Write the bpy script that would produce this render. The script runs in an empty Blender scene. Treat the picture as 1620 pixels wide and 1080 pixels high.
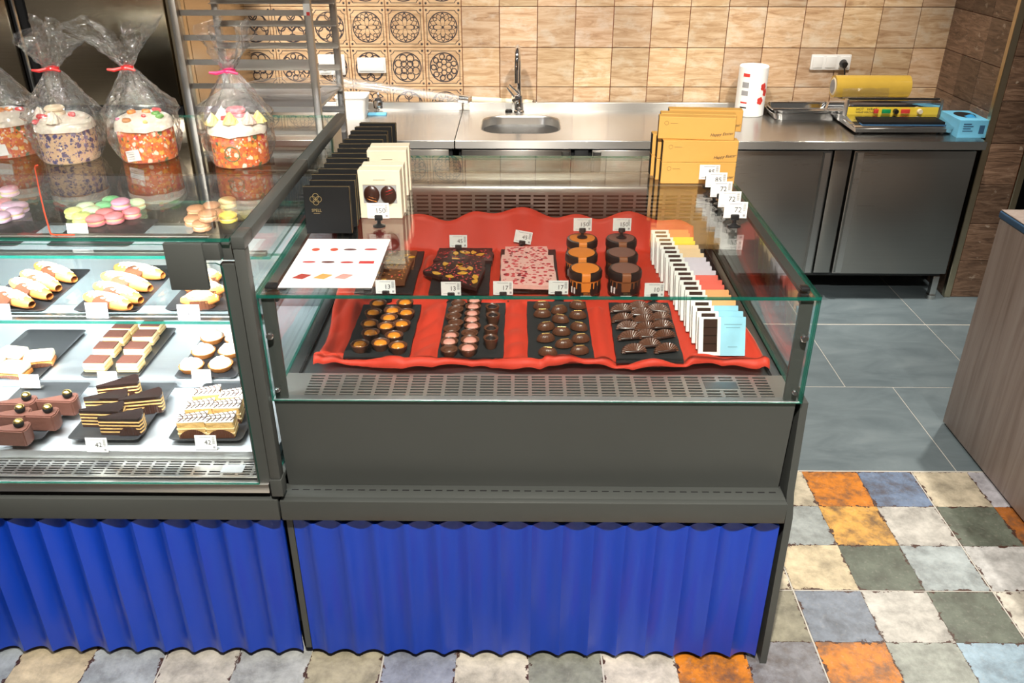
import bpy, bmesh, math, random
from math import sin, cos, pi, radians, sqrt, atan2
from mathutils import Vector, Matrix, noise as mnoise
rnd = random.Random(7)
S = bpy.context.scene
COL = S.collection
# ---------------------------------------------------------------- camera
F, CH = 1333.0, 1.87
PITCH, YAW = math.atan(700/1333.0), math.atan(15/1505.0)
cd = bpy.data.cameras.new('camera'); cam = bpy.data.objects.new('camera', cd); COL.objects.link(cam)
cd.sensor_width = 36; cd.lens = F*36/1620; cd.clip_start = .05
cam.location = (0, 0, CH); cam.rotation_euler = (pi/2-PITCH, 0, YAW)
S.camera = cam
# ---------------------------------------------------------------- world, lamps, exposure
W = bpy.data.worlds.new('world'); S.world = W; W.use_nodes = True
W.node_tree.nodes['Background'].inputs[0].default_value = (1.0, .93, .84, 1)
W.node_tree.nodes['Background'].inputs[1].default_value = .105
S.view_settings.view_transform = 'Standard'; S.view_settings.look = 'None'
S.view_settings.exposure = 0.15; S.view_settings.gamma = 1.0; S.view_settings.use_curve_mapping = False
def spot(name, loc, tgt, watt, ang=95, r=.05, blend=.6, col=(1, .93, .82)):
    l = bpy.data.lights.new(name, 'SPOT'); l.energy = watt; l.spot_size = radians(ang); l.spot_blend = blend
    l.shadow_soft_size = r; l.color = col
    o = bpy.data.objects.new(name, l); COL.objects.link(o); o.location = loc
    o.rotation_euler = (Vector(tgt)-Vector(loc)).to_track_quat('-Z', 'Y').to_euler(); return o
def area(name, loc, tgt, watt, sx, sy, col=(1, .95, .88)):
    l = bpy.data.lights.new(name, 'AREA'); l.shape = 'RECTANGLE'; l.size = sx; l.size_y = sy; l.energy = watt; l.color = col
    o = bpy.data.objects.new(name, l); COL.objects.link(o); o.location = loc
    o.rotation_euler = (Vector(tgt)-Vector(loc)).to_track_quat('-Z', 'Y').to_euler(); return o
# overhead spots above the customers and above the work table
spot('overhead_spot', (0.05, .28, 3.05), (0.05, 1.9, .7), 540, 66, .03)
spot('overhead_spot', (-1.45, .25, 3.05), (-1.62, 2.25, 1.1), 260, 50)
spot('overhead_spot', (1.55, .3, 3.05), (1.5, 1.75, .0), 160, 54)
spot('overhead_spot', (2.2, 3.5, 3.05), (1.85, 2.95, .0), 250, 60, .035)
for x_ in (-1.5, -.53, .50, 1.42):  # leftmost lamp added to brighten the rack and fridge
    spot('overhead_spot', (x_, 3.3, 3.05), (x_+.02, 4.42, .86), 240, 56, .05, .75)
# added warm spots lighting the unseen far wall for the fridge's reflection
for x_ in (-2.6, -.8, 1.0): spot('overhead_spot', (x_, -1.2, 3.05), (x_, -3.0, 1.5), 170, 80, col=(1, .8, .55))
# long area lamps added overhead as soft fill over the aisle
area('overhead_fill', (0, 1.1, 3.1), (0, 1.1, 0), 7, 3.2, .25)
area('overhead_fill', (0.3, 3.1, 3.1), (0.3, 3.1, 0), 6, 3.2, .2)
# ---------------------------------------------------------------- survey: a photo point on a known plane of the room
_c, _s = cos(YAW), sin(YAW)
def _r(v): return Vector((_c*v[0]-_s*v[1], _s*v[0]+_c*v[1], v[2]))
FW, UP, RT = _r((0, cos(PITCH), -sin(PITCH))), _r((0, sin(PITCH), cos(PITCH))), _r((1, 0, 0))
def at(x, y, X=None, Y=None, Z=None):
    d = FW+RT*((x-810)/F)-UP*((y-540)/F)
    t = X/d.x if X is not None else (Y/d.y if Y is not None else (Z-CH)/d.z)
    return Vector((0, 0, CH))+d*t
# ---------------------------------------------------------------- mesh helpers
def B(): return bmesh.new()
def box(bm, x0, x1, y0, y1, z0, z1, mi=0):
    v = [bm.verts.new(p) for p in ((x0,y0,z0),(x1,y0,z0),(x1,y1,z0),(x0,y1,z0),(x0,y0,z1),(x1,y0,z1),(x1,y1,z1),(x0,y1,z1))]
    out = []
    for q in ((3,2,1,0),(4,5,6,7),(0,1,5,4),(1,2,6,5),(2,3,7,6),(3,0,4,7)):
        f = bm.faces.new([v[i] for i in q]); f.material_index = mi; out.append(f)
    return out     # bottom, top, front(-y), right, back, left
def merge(bm, b2, M=None):
    me = bpy.data.meshes.new('t'); b2.to_mesh(me); b2.free()
    if M is not None: me.transform(M)
    bm.from_mesh(me); bpy.data.meshes.remove(me)
def rbox(bm, x0, x1, y0, y1, z0, z1, r=.003, seg=2, mi=0, M=None):
    b = B(); box(b, x0, x1, y0, y1, z0, z1, mi)
    bmesh.ops.bevel(b, geom=list(b.edges), offset=r, segments=seg, profile=.5, affect='EDGES', clamp_overlap=True)
    for f in b.faces: f.material_index = mi
    merge(bm, b, M)
def frame(d):
    d = Vector(d).normalized(); a = Vector((0,0,1)) if abs(d.z) < .9 else Vector((1,0,0))
    u = d.cross(a).normalized(); return u, d.cross(u).normalized()
def tube(bm, pts, r, seg=8, mi=0, closed=False, caps=True):
    pts = [Vector(p) for p in pts]; n = len(pts); rings = []
    pu = None
    for i, p in enumerate(pts):
        a = pts[i-1] if (i > 0 or closed) else p; b = pts[(i+1) % n] if (i < n-1 or closed) else p
        u, w = frame(b-a)
        if pu is not None:
            d = (b-a).normalized(); u = (pu-d*pu.dot(d)).normalized(); w = d.cross(u)
        pu = u; rr = r[i] if isinstance(r, (list, tuple)) else r
        rings.append([bm.verts.new(p+(u*cos(2*pi*k/seg)+w*sin(2*pi*k/seg))*rr) for k in range(seg)])
    for i in range(n if closed else n-1):
        A, C = rings[i], rings[(i+1) % n]
        for k in range(seg):
            f = bm.faces.new((A[k], A[(k+1) % seg], C[(k+1) % seg], C[k])); f.material_index = mi
    if caps and not closed:
        f = bm.faces.new(rings[0][::-1]); f.material_index = mi
        f = bm.faces.new(rings[-1]); f.material_index = mi
def cyl(bm, p0, p1, r0, r1=None, seg=16, mi=0): tube(bm, [p0, p1], [r0, r0 if r1 is None else r1], seg, mi)
def lathe(bm, prof, seg=24, c=(0,0,0), mi=0, wob=None, cap0=True, cap1=True):
    rings = []
    for j, (r, z) in enumerate(prof):
        ring = []
        for k in range(seg):
            a = 2*pi*k/seg; rr = r*(wob(a, j) if wob else 1)
            ring.append(bm.verts.new((c[0]+rr*cos(a), c[1]+rr*sin(a), c[2]+z)))
        rings.append(ring)
    for j in range(len(prof)-1):
        m = mi[j] if isinstance(mi, (list, tuple)) else mi
        for k in range(seg):
            f = bm.faces.new((rings[j][k], rings[j][(k+1) % seg], rings[j+1][(k+1) % seg], rings[j+1][k])); f.material_index = m
    m0 = mi[0] if isinstance(mi, (list, tuple)) else mi; m1 = mi[-1] if isinstance(mi, (list, tuple)) else mi
    if cap0: f = bm.faces.new(rings[0][::-1]); f.material_index = m0
    if cap1: f = bm.faces.new(rings[-1]); f.material_index = m1
def sph(bm, c, rx, ry, rz, u=12, v=8, mi=0):
    lathe_pts = [(sin(pi*j/v), -cos(pi*j/v)) for j in range(1, v)]
    b = B(); lathe(b, lathe_pts, u, mi=mi)
    merge(bm, b, Matrix.Translation(c) @ Matrix.Diagonal((rx, ry, rz, 1)))
def prism(bm, pts, lo, hi, axis='z', mi=0):
    def P(p, h): return {'x': (h, p[0], p[1]), 'y': (p[0], h, p[1]), 'z': (p[0], p[1], h)}[axis]
    a = [bm.verts.new(P(p, lo)) for p in pts]; b = [bm.verts.new(P(p, hi)) for p in pts]; n = len(pts); fs = []
    fs.append(bm.faces.new(a[::-1])); fs.append(bm.faces.new(b))
    for i in range(n): fs.append(bm.faces.new((a[i], a[(i+1) % n], b[(i+1) % n], b[i])))
    for f in fs: f.material_index = mi
    bmesh.ops.recalc_face_normals(bm, faces=fs)
def sheet(bm, nu, nv, fn, mi=0, wrap=False):
    g = [[bm.verts.new(fn(i/nu, j/nv)) for j in range(nv+1)] for i in range(nu if wrap else nu+1)]
    for i in range(nu):
        i2 = (i+1) % len(g)
        for j in range(nv):
            f = bm.faces.new((g[i][j], g[i2][j], g[i2][j+1], g[i][j+1])); f.material_index = mi
    return g
def wloc(o):
    v = Vector((0,0,0))
    while o is not None: v += o.location; o = o.parent
    return v
def ob(name, bm, m, parent=None, col=None, sharp=35, label=None, kind=None, recalc=False):
    if recalc: bmesh.ops.recalc_face_normals(bm, faces=bm.faces)
    me = bpy.data.meshes.new(name); bm.to_mesh(me); bm.free()
    for x in (m if isinstance(m, (list, tuple)) else [m]): me.materials.append(M[x])
    for p in me.polygons: p.use_smooth = True
    me.set_sharp_from_angle(angle=radians(sharp))
    o = bpy.data.objects.new(name, me); COL.objects.link(o)
    if parent is not None:
        me.transform(Matrix.Translation(-wloc(parent))); o.parent = parent
    if col: o.color = (*col, 1)
    if label: o['label'] = label
    if kind: o['kind'] = kind
    return o
def pivot(o, p):           # move a mesh's origin to p without moving the mesh
    p = Vector(p); o.data.transform(Matrix.Translation(-p)); o.location = o.location+p; return o
def tag(o, label, cat, group=None, kind=None):
    o['label'] = label; o['category'] = cat
    if group: o['group'] = group
    if kind: o['kind'] = kind
    return o
def thing(name, label, cat, loc=(0,0,0), group=None):
    o = bpy.data.objects.new(name, None); o.empty_display_size = .02; COL.objects.link(o); o.location = loc
    return tag(o, label, cat, group)
def struct(name, bm, m, **k):
    o = ob(name, bm, m, **k); o['kind'] = 'structure'; return o
def dup(root, label=None, group=None, col=None):
    def cp(o, par):
        c = o.copy(); COL.objects.link(c); c.parent = par
        for ch in list(o.children): cp(ch, c)
        return c
    r = cp(root, None)
    if label: r['label'] = label
    if group: r['group'] = group
    return r
def put(o, loc, rz=0, rx=0, ry=0, s=None):
    o.location = loc; o.rotation_euler = (rx, ry, rz)
    if s is not None: o.scale = (s, s, s) if not isinstance(s, (tuple, list)) else s
    return o
class Kind:                # first call places the original, later ones copies of it
    def __init__(s, root): s.root, s.used = root, False
    def new(s, label, group=None):
        if not s.used:
            s.used = True; o = s.root
            o['label'] = label
            if group: o['group'] = group
            return o
        return dup(s.root, label, group)
_txt = {}
def text(name, s, size, m, parent, loc, rot=(0,0,0), align='CENTER', shear=0, ext=.0002, col=None):
    k = (s, size, align, shear, m)
    if k not in _txt:
        cu = bpy.data.curves.new('t', 'FONT'); cu.body = s; cu.size = size; cu.align_x = align; cu.align_y = 'CENTER'; cu.shear = shear; cu.extrude = ext
        cu.resolution_u = 2
        t = bpy.data.objects.new('t', cu); me = bpy.data.meshes.new_from_object(t); bpy.data.objects.remove(t); bpy.data.curves.remove(cu)
        me.materials.clear(); me.materials.append(M[m]); _txt[k] = me
    o = bpy.data.objects.new(name, _txt[k]); COL.objects.link(o); o.parent = parent; o.location = loc; o.rotation_euler = rot
    return o
ORD = ['first','second','third','fourth','fifth','sixth','seventh','eighth','ninth','tenth','eleventh','twelfth','thirteenth','fourteenth','fifteenth','sixteenth','seventeenth','eighteenth','nineteenth','twentieth','twenty-first','twenty-second']
# ---------------------------------------------------------------- materials
M = {}
class NT:
    def __init__(s, name):
        s.m = bpy.data.materials.new(name); s.m.use_nodes = True; s.t = s.m.node_tree; s.b = s.t.nodes['Principled BSDF']; s.out = s.t.nodes['Material Output']; M[name] = s.m
    def n(s, typ, ins=None, **pr):
        x = s.t.nodes.new('ShaderNode'+typ)
        for k, v in pr.items(): setattr(x, k, v)
        for k, v in (ins or {}).items(): s.set(x.inputs[k], v)
        return x
    def set(s, sock, v):
        if hasattr(v, 'outputs'): v = v.outputs[0]
        if isinstance(v, bpy.types.NodeSocket): s.t.links.new(v, sock)
        elif isinstance(v, (tuple, list)) and len(v) == 3 and sock.type == 'RGBA': sock.default_value = (*v, 1)
        else: sock.default_value = v
    def bs(s, **k):
        for a, v in k.items(): s.set(s.b.inputs[a.replace('_', ' ')], v)
        return s
    def ma(s, op, a, b=0.0, c=None):
        x = s.n('Math', operation=op); s.set(x.inputs[0], a); s.set(x.inputs[1], b)
        if c is not None: s.set(x.inputs[2], c)
        return x.outputs[0]
    def mix(s, f, a, b, blend='MIX'):
        x = s.n('Mix', data_type='RGBA', blend_type=blend); s.set(x.inputs[0], f); s.set(x.inputs[6], a); s.set(x.inputs[7], b); return x.outputs[2]
    def co(s, kind='Object', scale=(1,1,1), loc=None):
        tc = s.n('TexCoord'); mp = s.n('Mapping', {'Vector': tc.outputs[kind], 'Scale': scale})
        if loc is not None: s.set(mp.inputs['Location'], loc)
        return mp.outputs[0]
    def noise(s, vec, scale, detail=4, rough=.55, dist=0):
        return s.n('TexNoise', {'Vector': vec, 'Scale': scale, 'Detail': detail, 'Roughness': rough, 'Distortion': dist}).outputs[0]
    def ramp(s, f, stops):
        x = s.n('ValToRGB', {'Fac': f}); e = x.color_ramp.elements
        while len(e) < len(stops): e.new(.5)
        for i, (p, c) in enumerate(stops): e[i].position = p; e[i].color = (*c, 1) if len(c) == 3 else c
        return x.outputs[0]
    def bump(s, h, st=.2, d=.01):
        s.set(s.b.inputs['Normal'], s.n('Bump', {'Height': h, 'Strength': st, 'Distance': d})); return s
def plain(name, col, rough=.5, metal=0, var=.12, sc=30, bump=0, spec=.5, trans=0, sss=0, coat=0, emit=None):
    t = NT(name); v = t.co(); nz = t.noise(v, sc)
    k = t.ma('MULTIPLY_ADD', nz, 2*var, 1-var)
    t.bs(Base_Color=t.n('Mix', {0: 1.0, 6: col, 7: k}, data_type='RGBA', blend_type='MULTIPLY').outputs[2], Roughness=rough, Metallic=metal, Specular_IOR_Level=spec)
    if bump: t.bump(nz, bump, .004)
    if sss: t.bs(Subsurface_Weight=sss, Subsurface_Radius=(.01, .005, .003))
    if coat: t.bs(Coat_Weight=coat, Coat_Roughness=.08)
    if emit: t.bs(Emission_Color=col, Emission_Strength=emit)
    return t
def tint(name, rough=.5, metal=0, var=.15, sc=30, bump=0, coat=0):          # colour comes from the object
    t = NT(name); oi = t.n('ObjectInfo'); nz = t.noise(t.co(), sc)
    k = t.ma('MULTIPLY_ADD', nz, 2*var, 1-var)
    t.bs(Base_Color=t.mix(1.0, oi.outputs['Color'], k, 'MULTIPLY'), Roughness=rough, Metallic=metal, Coat_Weight=coat)
    if bump: t.bump(nz, bump, .003)
    return t
def steel(name, col, rough, stretch, tan=None, an=.0, amt=.12):
    t = NT(name); v = t.co(scale=stretch); nz = t.noise(v, 1, 6, .7); big = t.noise(t.co(), 1.7, 2)
    t.bs(Base_Color=t.mix(t.ma('MULTIPLY', nz, .5), col, tuple(c*.72 for c in col)), Metallic=1.0,
         Roughness=t.ma('ADD', t.ma('MULTIPLY_ADD', nz, amt, rough-amt/2), t.ma('MULTIPLY_ADD', big, .08, -.04)), Anisotropic=an)
    if tan: t.bs(Tangent=t.n('CombineXYZ', {0: tan[0], 1: tan[1], 2: tan[2]}))
    t.bump(nz, .05, .001)
    return t
def glassy(name, tintc, extra=0.0, rough=0.0, bumpst=0, bsc=20, haze=0.0):
    t = NT(name); t.t.nodes.remove(t.b)
    g = t.n('NewGeometry'); ior = t.ma('MULTIPLY_ADD', g.outputs['Backfacing'], 1/1.5-1.5, 1.5)
    nrm = None
    fr = t.n('Fresnel', {'IOR': ior})
    tr = t.n('BsdfTransparent', {'Color': tintc}); gl = t.n('BsdfGlossy', {'Roughness': rough, 'Color': (1, 1, 1)})
    if bumpst:
        bp = t.n('Bump', {'Height': t.noise(t.co(), bsc, 3, .6, 1.5), 'Strength': bumpst, 'Distance': .02}); t.set(fr.inputs['Normal'], bp); t.set(gl.inputs['Normal'], bp)
    f = t.ma('ADD', fr.outputs[0], extra)
    ms = t.n('MixShader', {0: f, 1: tr, 2: gl})
    if haze:
        df = t.n('BsdfDiffuse', {'Color': (.9, .93, .95)}); ms = t.n('MixShader', {0: haze, 1: ms, 2: df})
    t.set(t.out.inputs['Surface'], ms)
    return t
plain('case_grey', (.056, .061, .058), .42, .0, .06, 6)
plain('case_dark', (.022, .024, .026), .5, 0, .05, 6)
plain('black_plastic', (.012, .012, .013), .3, 0, .05)
plain('black_matt', (.0075, .0075, .008), .6, 0, .1, spec=.2)
plain('void_black', (.004, .004, .005), .9, 0, .05)
t = plain('panel_blue', (.001, .046, .47), .34, 0, .05, 3, spec=.35); t.bs(Coat_Weight=.2, Coat_Roughness=.2)
steel('steel_top', (.60, .585, .56), .245, (3, 260, 260), (0, 1, 0), .98, .04)
steel('steel_lip', (.66, .645, .62), .30, (3, 260, 260), (0, 0, 1), .95, .05)
steel('steel_shade', (.42, .44, .46), .36, (4, 200, 200))
steel('steel_satin', (.76, .75, .73), .5, (4, 200, 200))
steel('rack_steel', (.46, .44, .41), .33, (4, 160, 160))
steel('steel_door', (.40, .385, .36), .3, (3, 220, 220), (0, 0, 1), .6)
steel('steel', (.70, .685, .66), .3, (4, 160, 160))
steel('steel_deck', (.70, .73, .76), .42, (4, 200, 200), (0, 1, 0), .4)
steel('fridge_steel', (.62, .52, .38), .22, (3, 220, 220), (1, 0, 0), .9)
plain('steel_mirror', (.72, .72, .72), .1, 1, .04)
plain('chrome', (.8, .8, .82), .06, 1, .02)
plain('brass_trim', (.62, .52, .36), .28, 1, .06)
glassy('glass', (.965, .985, .978))
glassy('glass_shelf', (.95, .985, .97))
t = glassy('cellophane', (.98, .985, .99), .13, .10, .35, 60, .006)
glassy('clear_plastic', (.97, .97, .97), .03, .1, 0, 20, .05)
t = NT('glass_edge'); t.t.nodes.remove(t.b)
t.set(t.out.inputs['Surface'], t.n('MixShader', {0: .6, 1: t.n('BsdfTransparent', {'Color': (.25, .55, .45)}), 2: t.n('BsdfPrincipled', {'Base Color': (.008, .13, .098), 'Roughness': .2})}))
# walls and floors
t = NT('cream_tile'); oi = t.n('ObjectInfo'); rr = t.ma('MULTIPLY', oi.outputs['Random'], 37.0)
off = t.n('CombineXYZ', {0: rr, 1: rr, 2: rr})
v = t.n('VectorMath', {0: t.co(scale=(3, 3, 22)), 1: off}, operation='ADD').outputs[0]
n1 = t.noise(v, 1.6, 8, .68, 1.2); v2 = t.n('VectorMath', {0: t.co(scale=(9, 9, 14)), 1: off}, operation='ADD').outputs[0]; n2 = t.noise(v2, 1.1, 5, .6)
c = t.ramp(n1, [(.28, (.28, .15, .075)), (.42, (.50, .33, .19)), (.58, (.64, .47, .31)), (.8, (.70, .57, .42))])
c = t.mix(t.ramp(n2, [(.52, (0, 0, 0)), (.72, (.75, .75, .75))]), c, (.70, .62, .50))
t.bs(Base_Color=t.mix(.5, c, t.mix(1.0, c, oi.outputs['Color'], 'MULTIPLY')), Roughness=.48); t.bump(n1, .25, .003)
t = NT('brown_tile'); oi = t.n('ObjectInfo'); rr = t.ma('MULTIPLY', oi.outputs['Random'], 53.0)
off = t.n('CombineXYZ', {0: rr, 1: rr, 2: rr}); v = t.n('VectorMath', {0: t.co(scale=(4, 4, 26)), 1: off}, operation='ADD').outputs[0]
n1 = t.noise(v, 1.5, 9, .72, 1.5); n2 = t.noise(t.n('VectorMath', {0: t.co(scale=(14, 14, 22)), 1: off}, operation='ADD').outputs[0], 1.2, 4, .6)
c = t.ramp(n1, [(.3, (.035, .022, .016)), (.5, (.15, .095, .065)), (.7, (.27, .19, .14))])
c = t.mix(t.ramp(n2, [(.64, (0, 0, 0)), (.7, (.7, .7, .7))]), c, (.42, .37, .31))
t.bs(Base_Color=t.mix(1.0, c, oi.outputs['Color'], 'MULTIPLY'), Roughness=.42); t.bump(n1, .3, .004)
plain('grout_red', (.26, .085, .045), .8, 0, .1)
plain('grout_grey', (.48, .46, .42), .85, 0, .1)
# worn glazed floor tile: object colour, brown chipped rim
t = NT('floor_glaze'); oi = t.n('ObjectInfo'); rr = t.ma('MULTIPLY', oi.outputs['Random'], 71.0); off = t.n('CombineXYZ', {0: rr, 1: rr, 2: 0.0})
ob_ = t.n('TexCoord').outputs['Object']; sp = t.n('SeparateXYZ', {0: ob_})
v = t.n('VectorMath', {0: ob_, 1: off}, operation='ADD').outputs[0]
ed = t.ma('MAXIMUM', t.ma('ABSOLUTE', sp.outputs[0]), t.ma('ABSOLUTE', sp.outputs[1]))
nz = t.noise(v, 26, 8, .72); nb = t.noise(v, 11, 9, .72, .15); nf = t.noise(v, 70, 4, .6)
w = t.ma('ADD', t.ma('MULTIPLY', ed, 9.88), t.ma('MULTIPLY_ADD', nz, .9, -.45))
wear = t.ramp(w, [(.985, (0, 0, 0)), (1.0, (1, 1, 1))])
c = t.mix(t.ramp(nb, [(.34, (0, 0, 0)), (.70, (1, 1, 1))]), t.mix(1.0, oi.outputs['Color'], (.42, .43, .43), 'MULTIPLY'), oi.outputs['Color'])
c = t.mix(t.ma('MULTIPLY', t.ramp(nf, [(.55, (0, 0, 0)), (.8, (1, 1, 1))]), .25), c, (.5, .47, .42))
spk = t.ma('MULTIPLY', t.ramp(t.ma('ADD', t.ma('MULTIPLY', nb, .6), t.ma('MULTIPLY', nz, .4)), [(.40, (1, 1, 1)), (.52, (0, 0, 0))]), oi.outputs['Alpha'])
c = t.mix(spk, c, (.10, .065, .05)); c = t.mix(wear, c, (.062, .028, .020))
t.bs(Base_Color=c, Roughness=t.ma('MULTIPLY_ADD', nz, .25, .28)); t.bump(t.ma('ADD', nz, wear), .25, .002)
t = NT('slate_tile'); n1 = t.noise(t.co(scale=(1, 2.5, 1)), 3, 8, .65, .6); oi = t.n('ObjectInfo')
t.bs(Base_Color=t.ramp(n1, [(.3, (.095, .125, .142)), (.55, (.14, .178, .198)), (.75, (.185, .225, .245))]), Roughness=t.ma('MULTIPLY_ADD', n1, .2, .32)); t.bump(n1, .12, .003)
t = NT('grey_wood'); v = t.co(scale=(9, 9, .55)); n1 = t.noise(v, 1.7, 7, .65, .8); n2 = t.noise(t.co(scale=(60, 60, 2)), 1, 4, .6)
c = t.ramp(t.ma('ADD', t.ma('MULTIPLY', n1, .7), t.ma('MULTIPLY', n2, .3)), [(.3, (.22, .16, .13)), (.5, (.34, .27, .235)), (.72, (.42, .355, .32))])
t.bs(Base_Color=c, Roughness=.5); t.bump(n2, .15, .002)
t = NT('red_cloth'); n1 = t.noise(t.co(scale=(1, 1, 1)), 260, 2); n2 = t.noise(t.co(), 5, 3)
t.bs(Base_Color=t.mix(n2, (.52, .026, .009), (.64, .042, .015)), Roughness=.62, Sheen_Weight=.35, Sheen_Roughness=.4, Sheen_Tint=(1, .4, .3, 1)); t.bump(n1, .15, .001)
plain('slate_board', (.014, .0155, .017), .6, 0, .35, 60, .35)
plain('tray_black', (.022, .023, .025), .42, 0, .15, 40, .1)
plain('dark_choc', (.036, .013, .008), .33, 0, .25, 60, .1, coat=.15)
plain('milk_choc', (.105, .036, .017), .36, 0, .25, 60, .1, coat=.15)
plain('cake_choc', (.105, .038, .025), .55, 0, .25, 70, .3)
plain('choc_glaze', (.016, .009, .008), .12, 0, .2, 30, coat=.5)
tint('tinted', .5); tint('tinted_gloss', .28, coat=.3); tint('tinted_matt', .75, var=.1); tint('crumbly', .8, var=.3, sc=140, bump=.6)
plain('gold', (.72, .50, .16), .25, 1, .1)
plain('gold_print', (.36, .27, .12), .35, .6, .1)
plain('kraft_gold', (.66, .36, .085), .55, 0, .05, 12)
plain('cream_card', (.74, .66, .50), .6, 0, .04)
plain('white_card', (.86, .85, .82), .55, 0, .03)
plain('paper_white', (.86, .86, .85), .8, 0, .05, 90, .2)
plain('plastic_white', (.80, .80, .79), .35, 0, .03)
plain('ink', (.03, .03, .035), .7); plain('ink_grey', (.30, .30, .31), .7); plain('ink_red', (.62, .04, .03), .6)
plain('pastry', (.52, .18, .035), .55, 0, .35, 60, .35)
plain('sponge', (.62, .38, .13), .8, 0, .25, 120, .6)
plain('cream', (.78, .60, .32), .55, 0, .1, 60, .2, sss=.1)
plain('icing', (.80, .74, .63), .5, 0, .06, 70, .25, sss=.1)
plain('nut_crumb', (.80, .68, .46), .8, 0, .25, 160, .8)
plain('cocoa', (.13, .042, .025), .85, 0, .25, 120, .4)
plain('orange_slice', (.74, .24, .018), .3, 0, .3, 90, .2, coat=.3)
plain('berry', (.50, .018, .022), .45, 0, .4, 90, .4)
plain('blue_tape', (.030, .105, .22), .55, 0, .1)
plain('yellow_paint', (.80, .58, .05), .45, 0, .05)
plain('blue_card', (.16, .52, .78), .55, 0, .05)
plain('cling', (.60, .39, .06), .1, 0, .12, 14, .1, coat=.6)
plain('led', (.93, .97, 1.0), .5, emit=14)
# printed medallion tiles
def medallion(name, var):
    t = NT(name); oi = t.n('ObjectInfo'); rr = t.ma('MULTIPLY', oi.outputs['Random'], 37.0); off = t.n('CombineXYZ', {0: rr, 1: rr, 2: rr})
    v = t.n('VectorMath', {0: t.co(scale=(3, 3, 22)), 1: off}, operation='ADD').outputs[0]; n1 = t.noise(v, 1.6, 8, .68, 1.2)
    base = t.ramp(n1, [(.28, (.34, .19, .10)), (.5, (.60, .40, .23)), (.75, (.70, .52, .33))])
    sp = t.n('SeparateXYZ', {0: t.n('TexCoord').outputs['Object']})
    x = t.ma('MULTIPLY', sp.outputs[0], 10.0); z = t.ma('MULTIPLY', sp.outputs[2], 10.0)
    ax, az = t.ma('ABSOLUTE', x), t.ma('ABSOLUTE', z)
    r = t.ma('SQRT', t.ma('ADD', t.ma('MULTIPLY', x, x), t.ma('MULTIPLY', z, z))); th = t.ma('ARCTAN2', z, x)
    def ln(f, c, w): return t.ma('LESS_THAN', t.ma('ABSOLUTE', t.ma('SUBTRACT', f, c)), w)
    def circ(cx, cz, px, pz):
        a = t.ma('SUBTRACT', px, cx); b = t.ma('SUBTRACT', pz, cz); return t.ma('SQRT', t.ma('ADD', t.ma('MULTIPLY', a, a), t.ma('MULTIPLY', b, b)))
    def petal(n, ph=0.0): return t.ma('COSINE', t.ma('MULTIPLY_ADD', th, float(n), ph))
    def fold(n, ph=0.0):
        q = t.ma('SUBTRACT', t.ma('MODULO', t.ma('ADD', th, 2*pi*4+ph), 2*pi/n), pi/n); return t.ma('MULTIPLY', r, t.ma('COSINE', q)), t.ma('MULTIPLY', r, t.ma('SINE', q))
    def mx(*a):
        o = a[0]
        for b in a[1:]: o = t.ma('MAXIMUM', o, b)
        return o
    if var == 0:
        ins = mx(ln(r, t.ma('MULTIPLY_ADD', petal(8), .17, .52), .04), ln(r, t.ma('MULTIPLY_ADD', petal(4), .20, .30), .035), t.ma('LESS_THAN', r, .07), ln(r, t.ma('MULTIPLY_ADD', petal(8, pi), .10, .58), .025))
    elif var == 1:
        a, b = fold(8); c, d = fold(4); ins = mx(ln(circ(.50, 0, a, b), .19, .03), ln(circ(.25, 0, c, d), .15, .03), t.ma('LESS_THAN', r, .05))
    elif var == 2:
        a, b = fold(9); c, d = fold(6); ins = mx(ln(circ(.56, 0, a, b), .135, .03), ln(circ(.28, 0, c, d), .14, .03), ln(circ(.62, .08, a, b), .2, .02))
    else:
        a, b = fold(4); c, d = fold(4, pi/4); ins = mx(ln(circ(.42, 0, a, b), .30, .03), ln(circ(.55, 0, c, d), .20, .03), ln(r, .18, .03), t.ma('LESS_THAN', r, .06))
    ins = t.ma('MULTIPLY', ins, t.ma('LESS_THAN', r, .74))
    cd_ = circ(.9, .9, ax, az); m_ = t.ma('MAXIMUM', ax, az)
    border = t.ma('MULTIPLY', ln(m_, .84, .018), t.ma('GREATER_THAN', cd_, .25))
    corner = t.ma('MULTIPLY', ln(cd_, .25, .02), t.ma('LESS_THAN', m_, .85))
    ink = mx(ins, ln(r, .75, .032), border, corner, t.ma('LESS_THAN', circ(.85, .85, ax, az), .06))
    wear = t.ramp(t.noise(v, 3.0, 5, .7), [(.25, (.55, .55, .55)), (.5, (1, 1, 1))])
    t.bs(Base_Color=t.mix(t.ma('MULTIPLY', ink, wear), base, (.035, .028, .036)), Roughness=.48); t.bump(n1, .2, .003)
for i in range(4): medallion('medallion_%d' % i, i)
def rrect(x0, x1, y0, y1, r, n=6):
    out = []
    for cx, cy, a0 in ((x1-r, y1-r, 0), (x0+r, y1-r, 90), (x0+r, y0+r, 180), (x1-r, y0+r, 270)):
        out += [(cx+r*cos(radians(a0+90*k/n)), cy+r*sin(radians(a0+90*k/n))) for k in range(n+1)]
    return out
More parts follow.
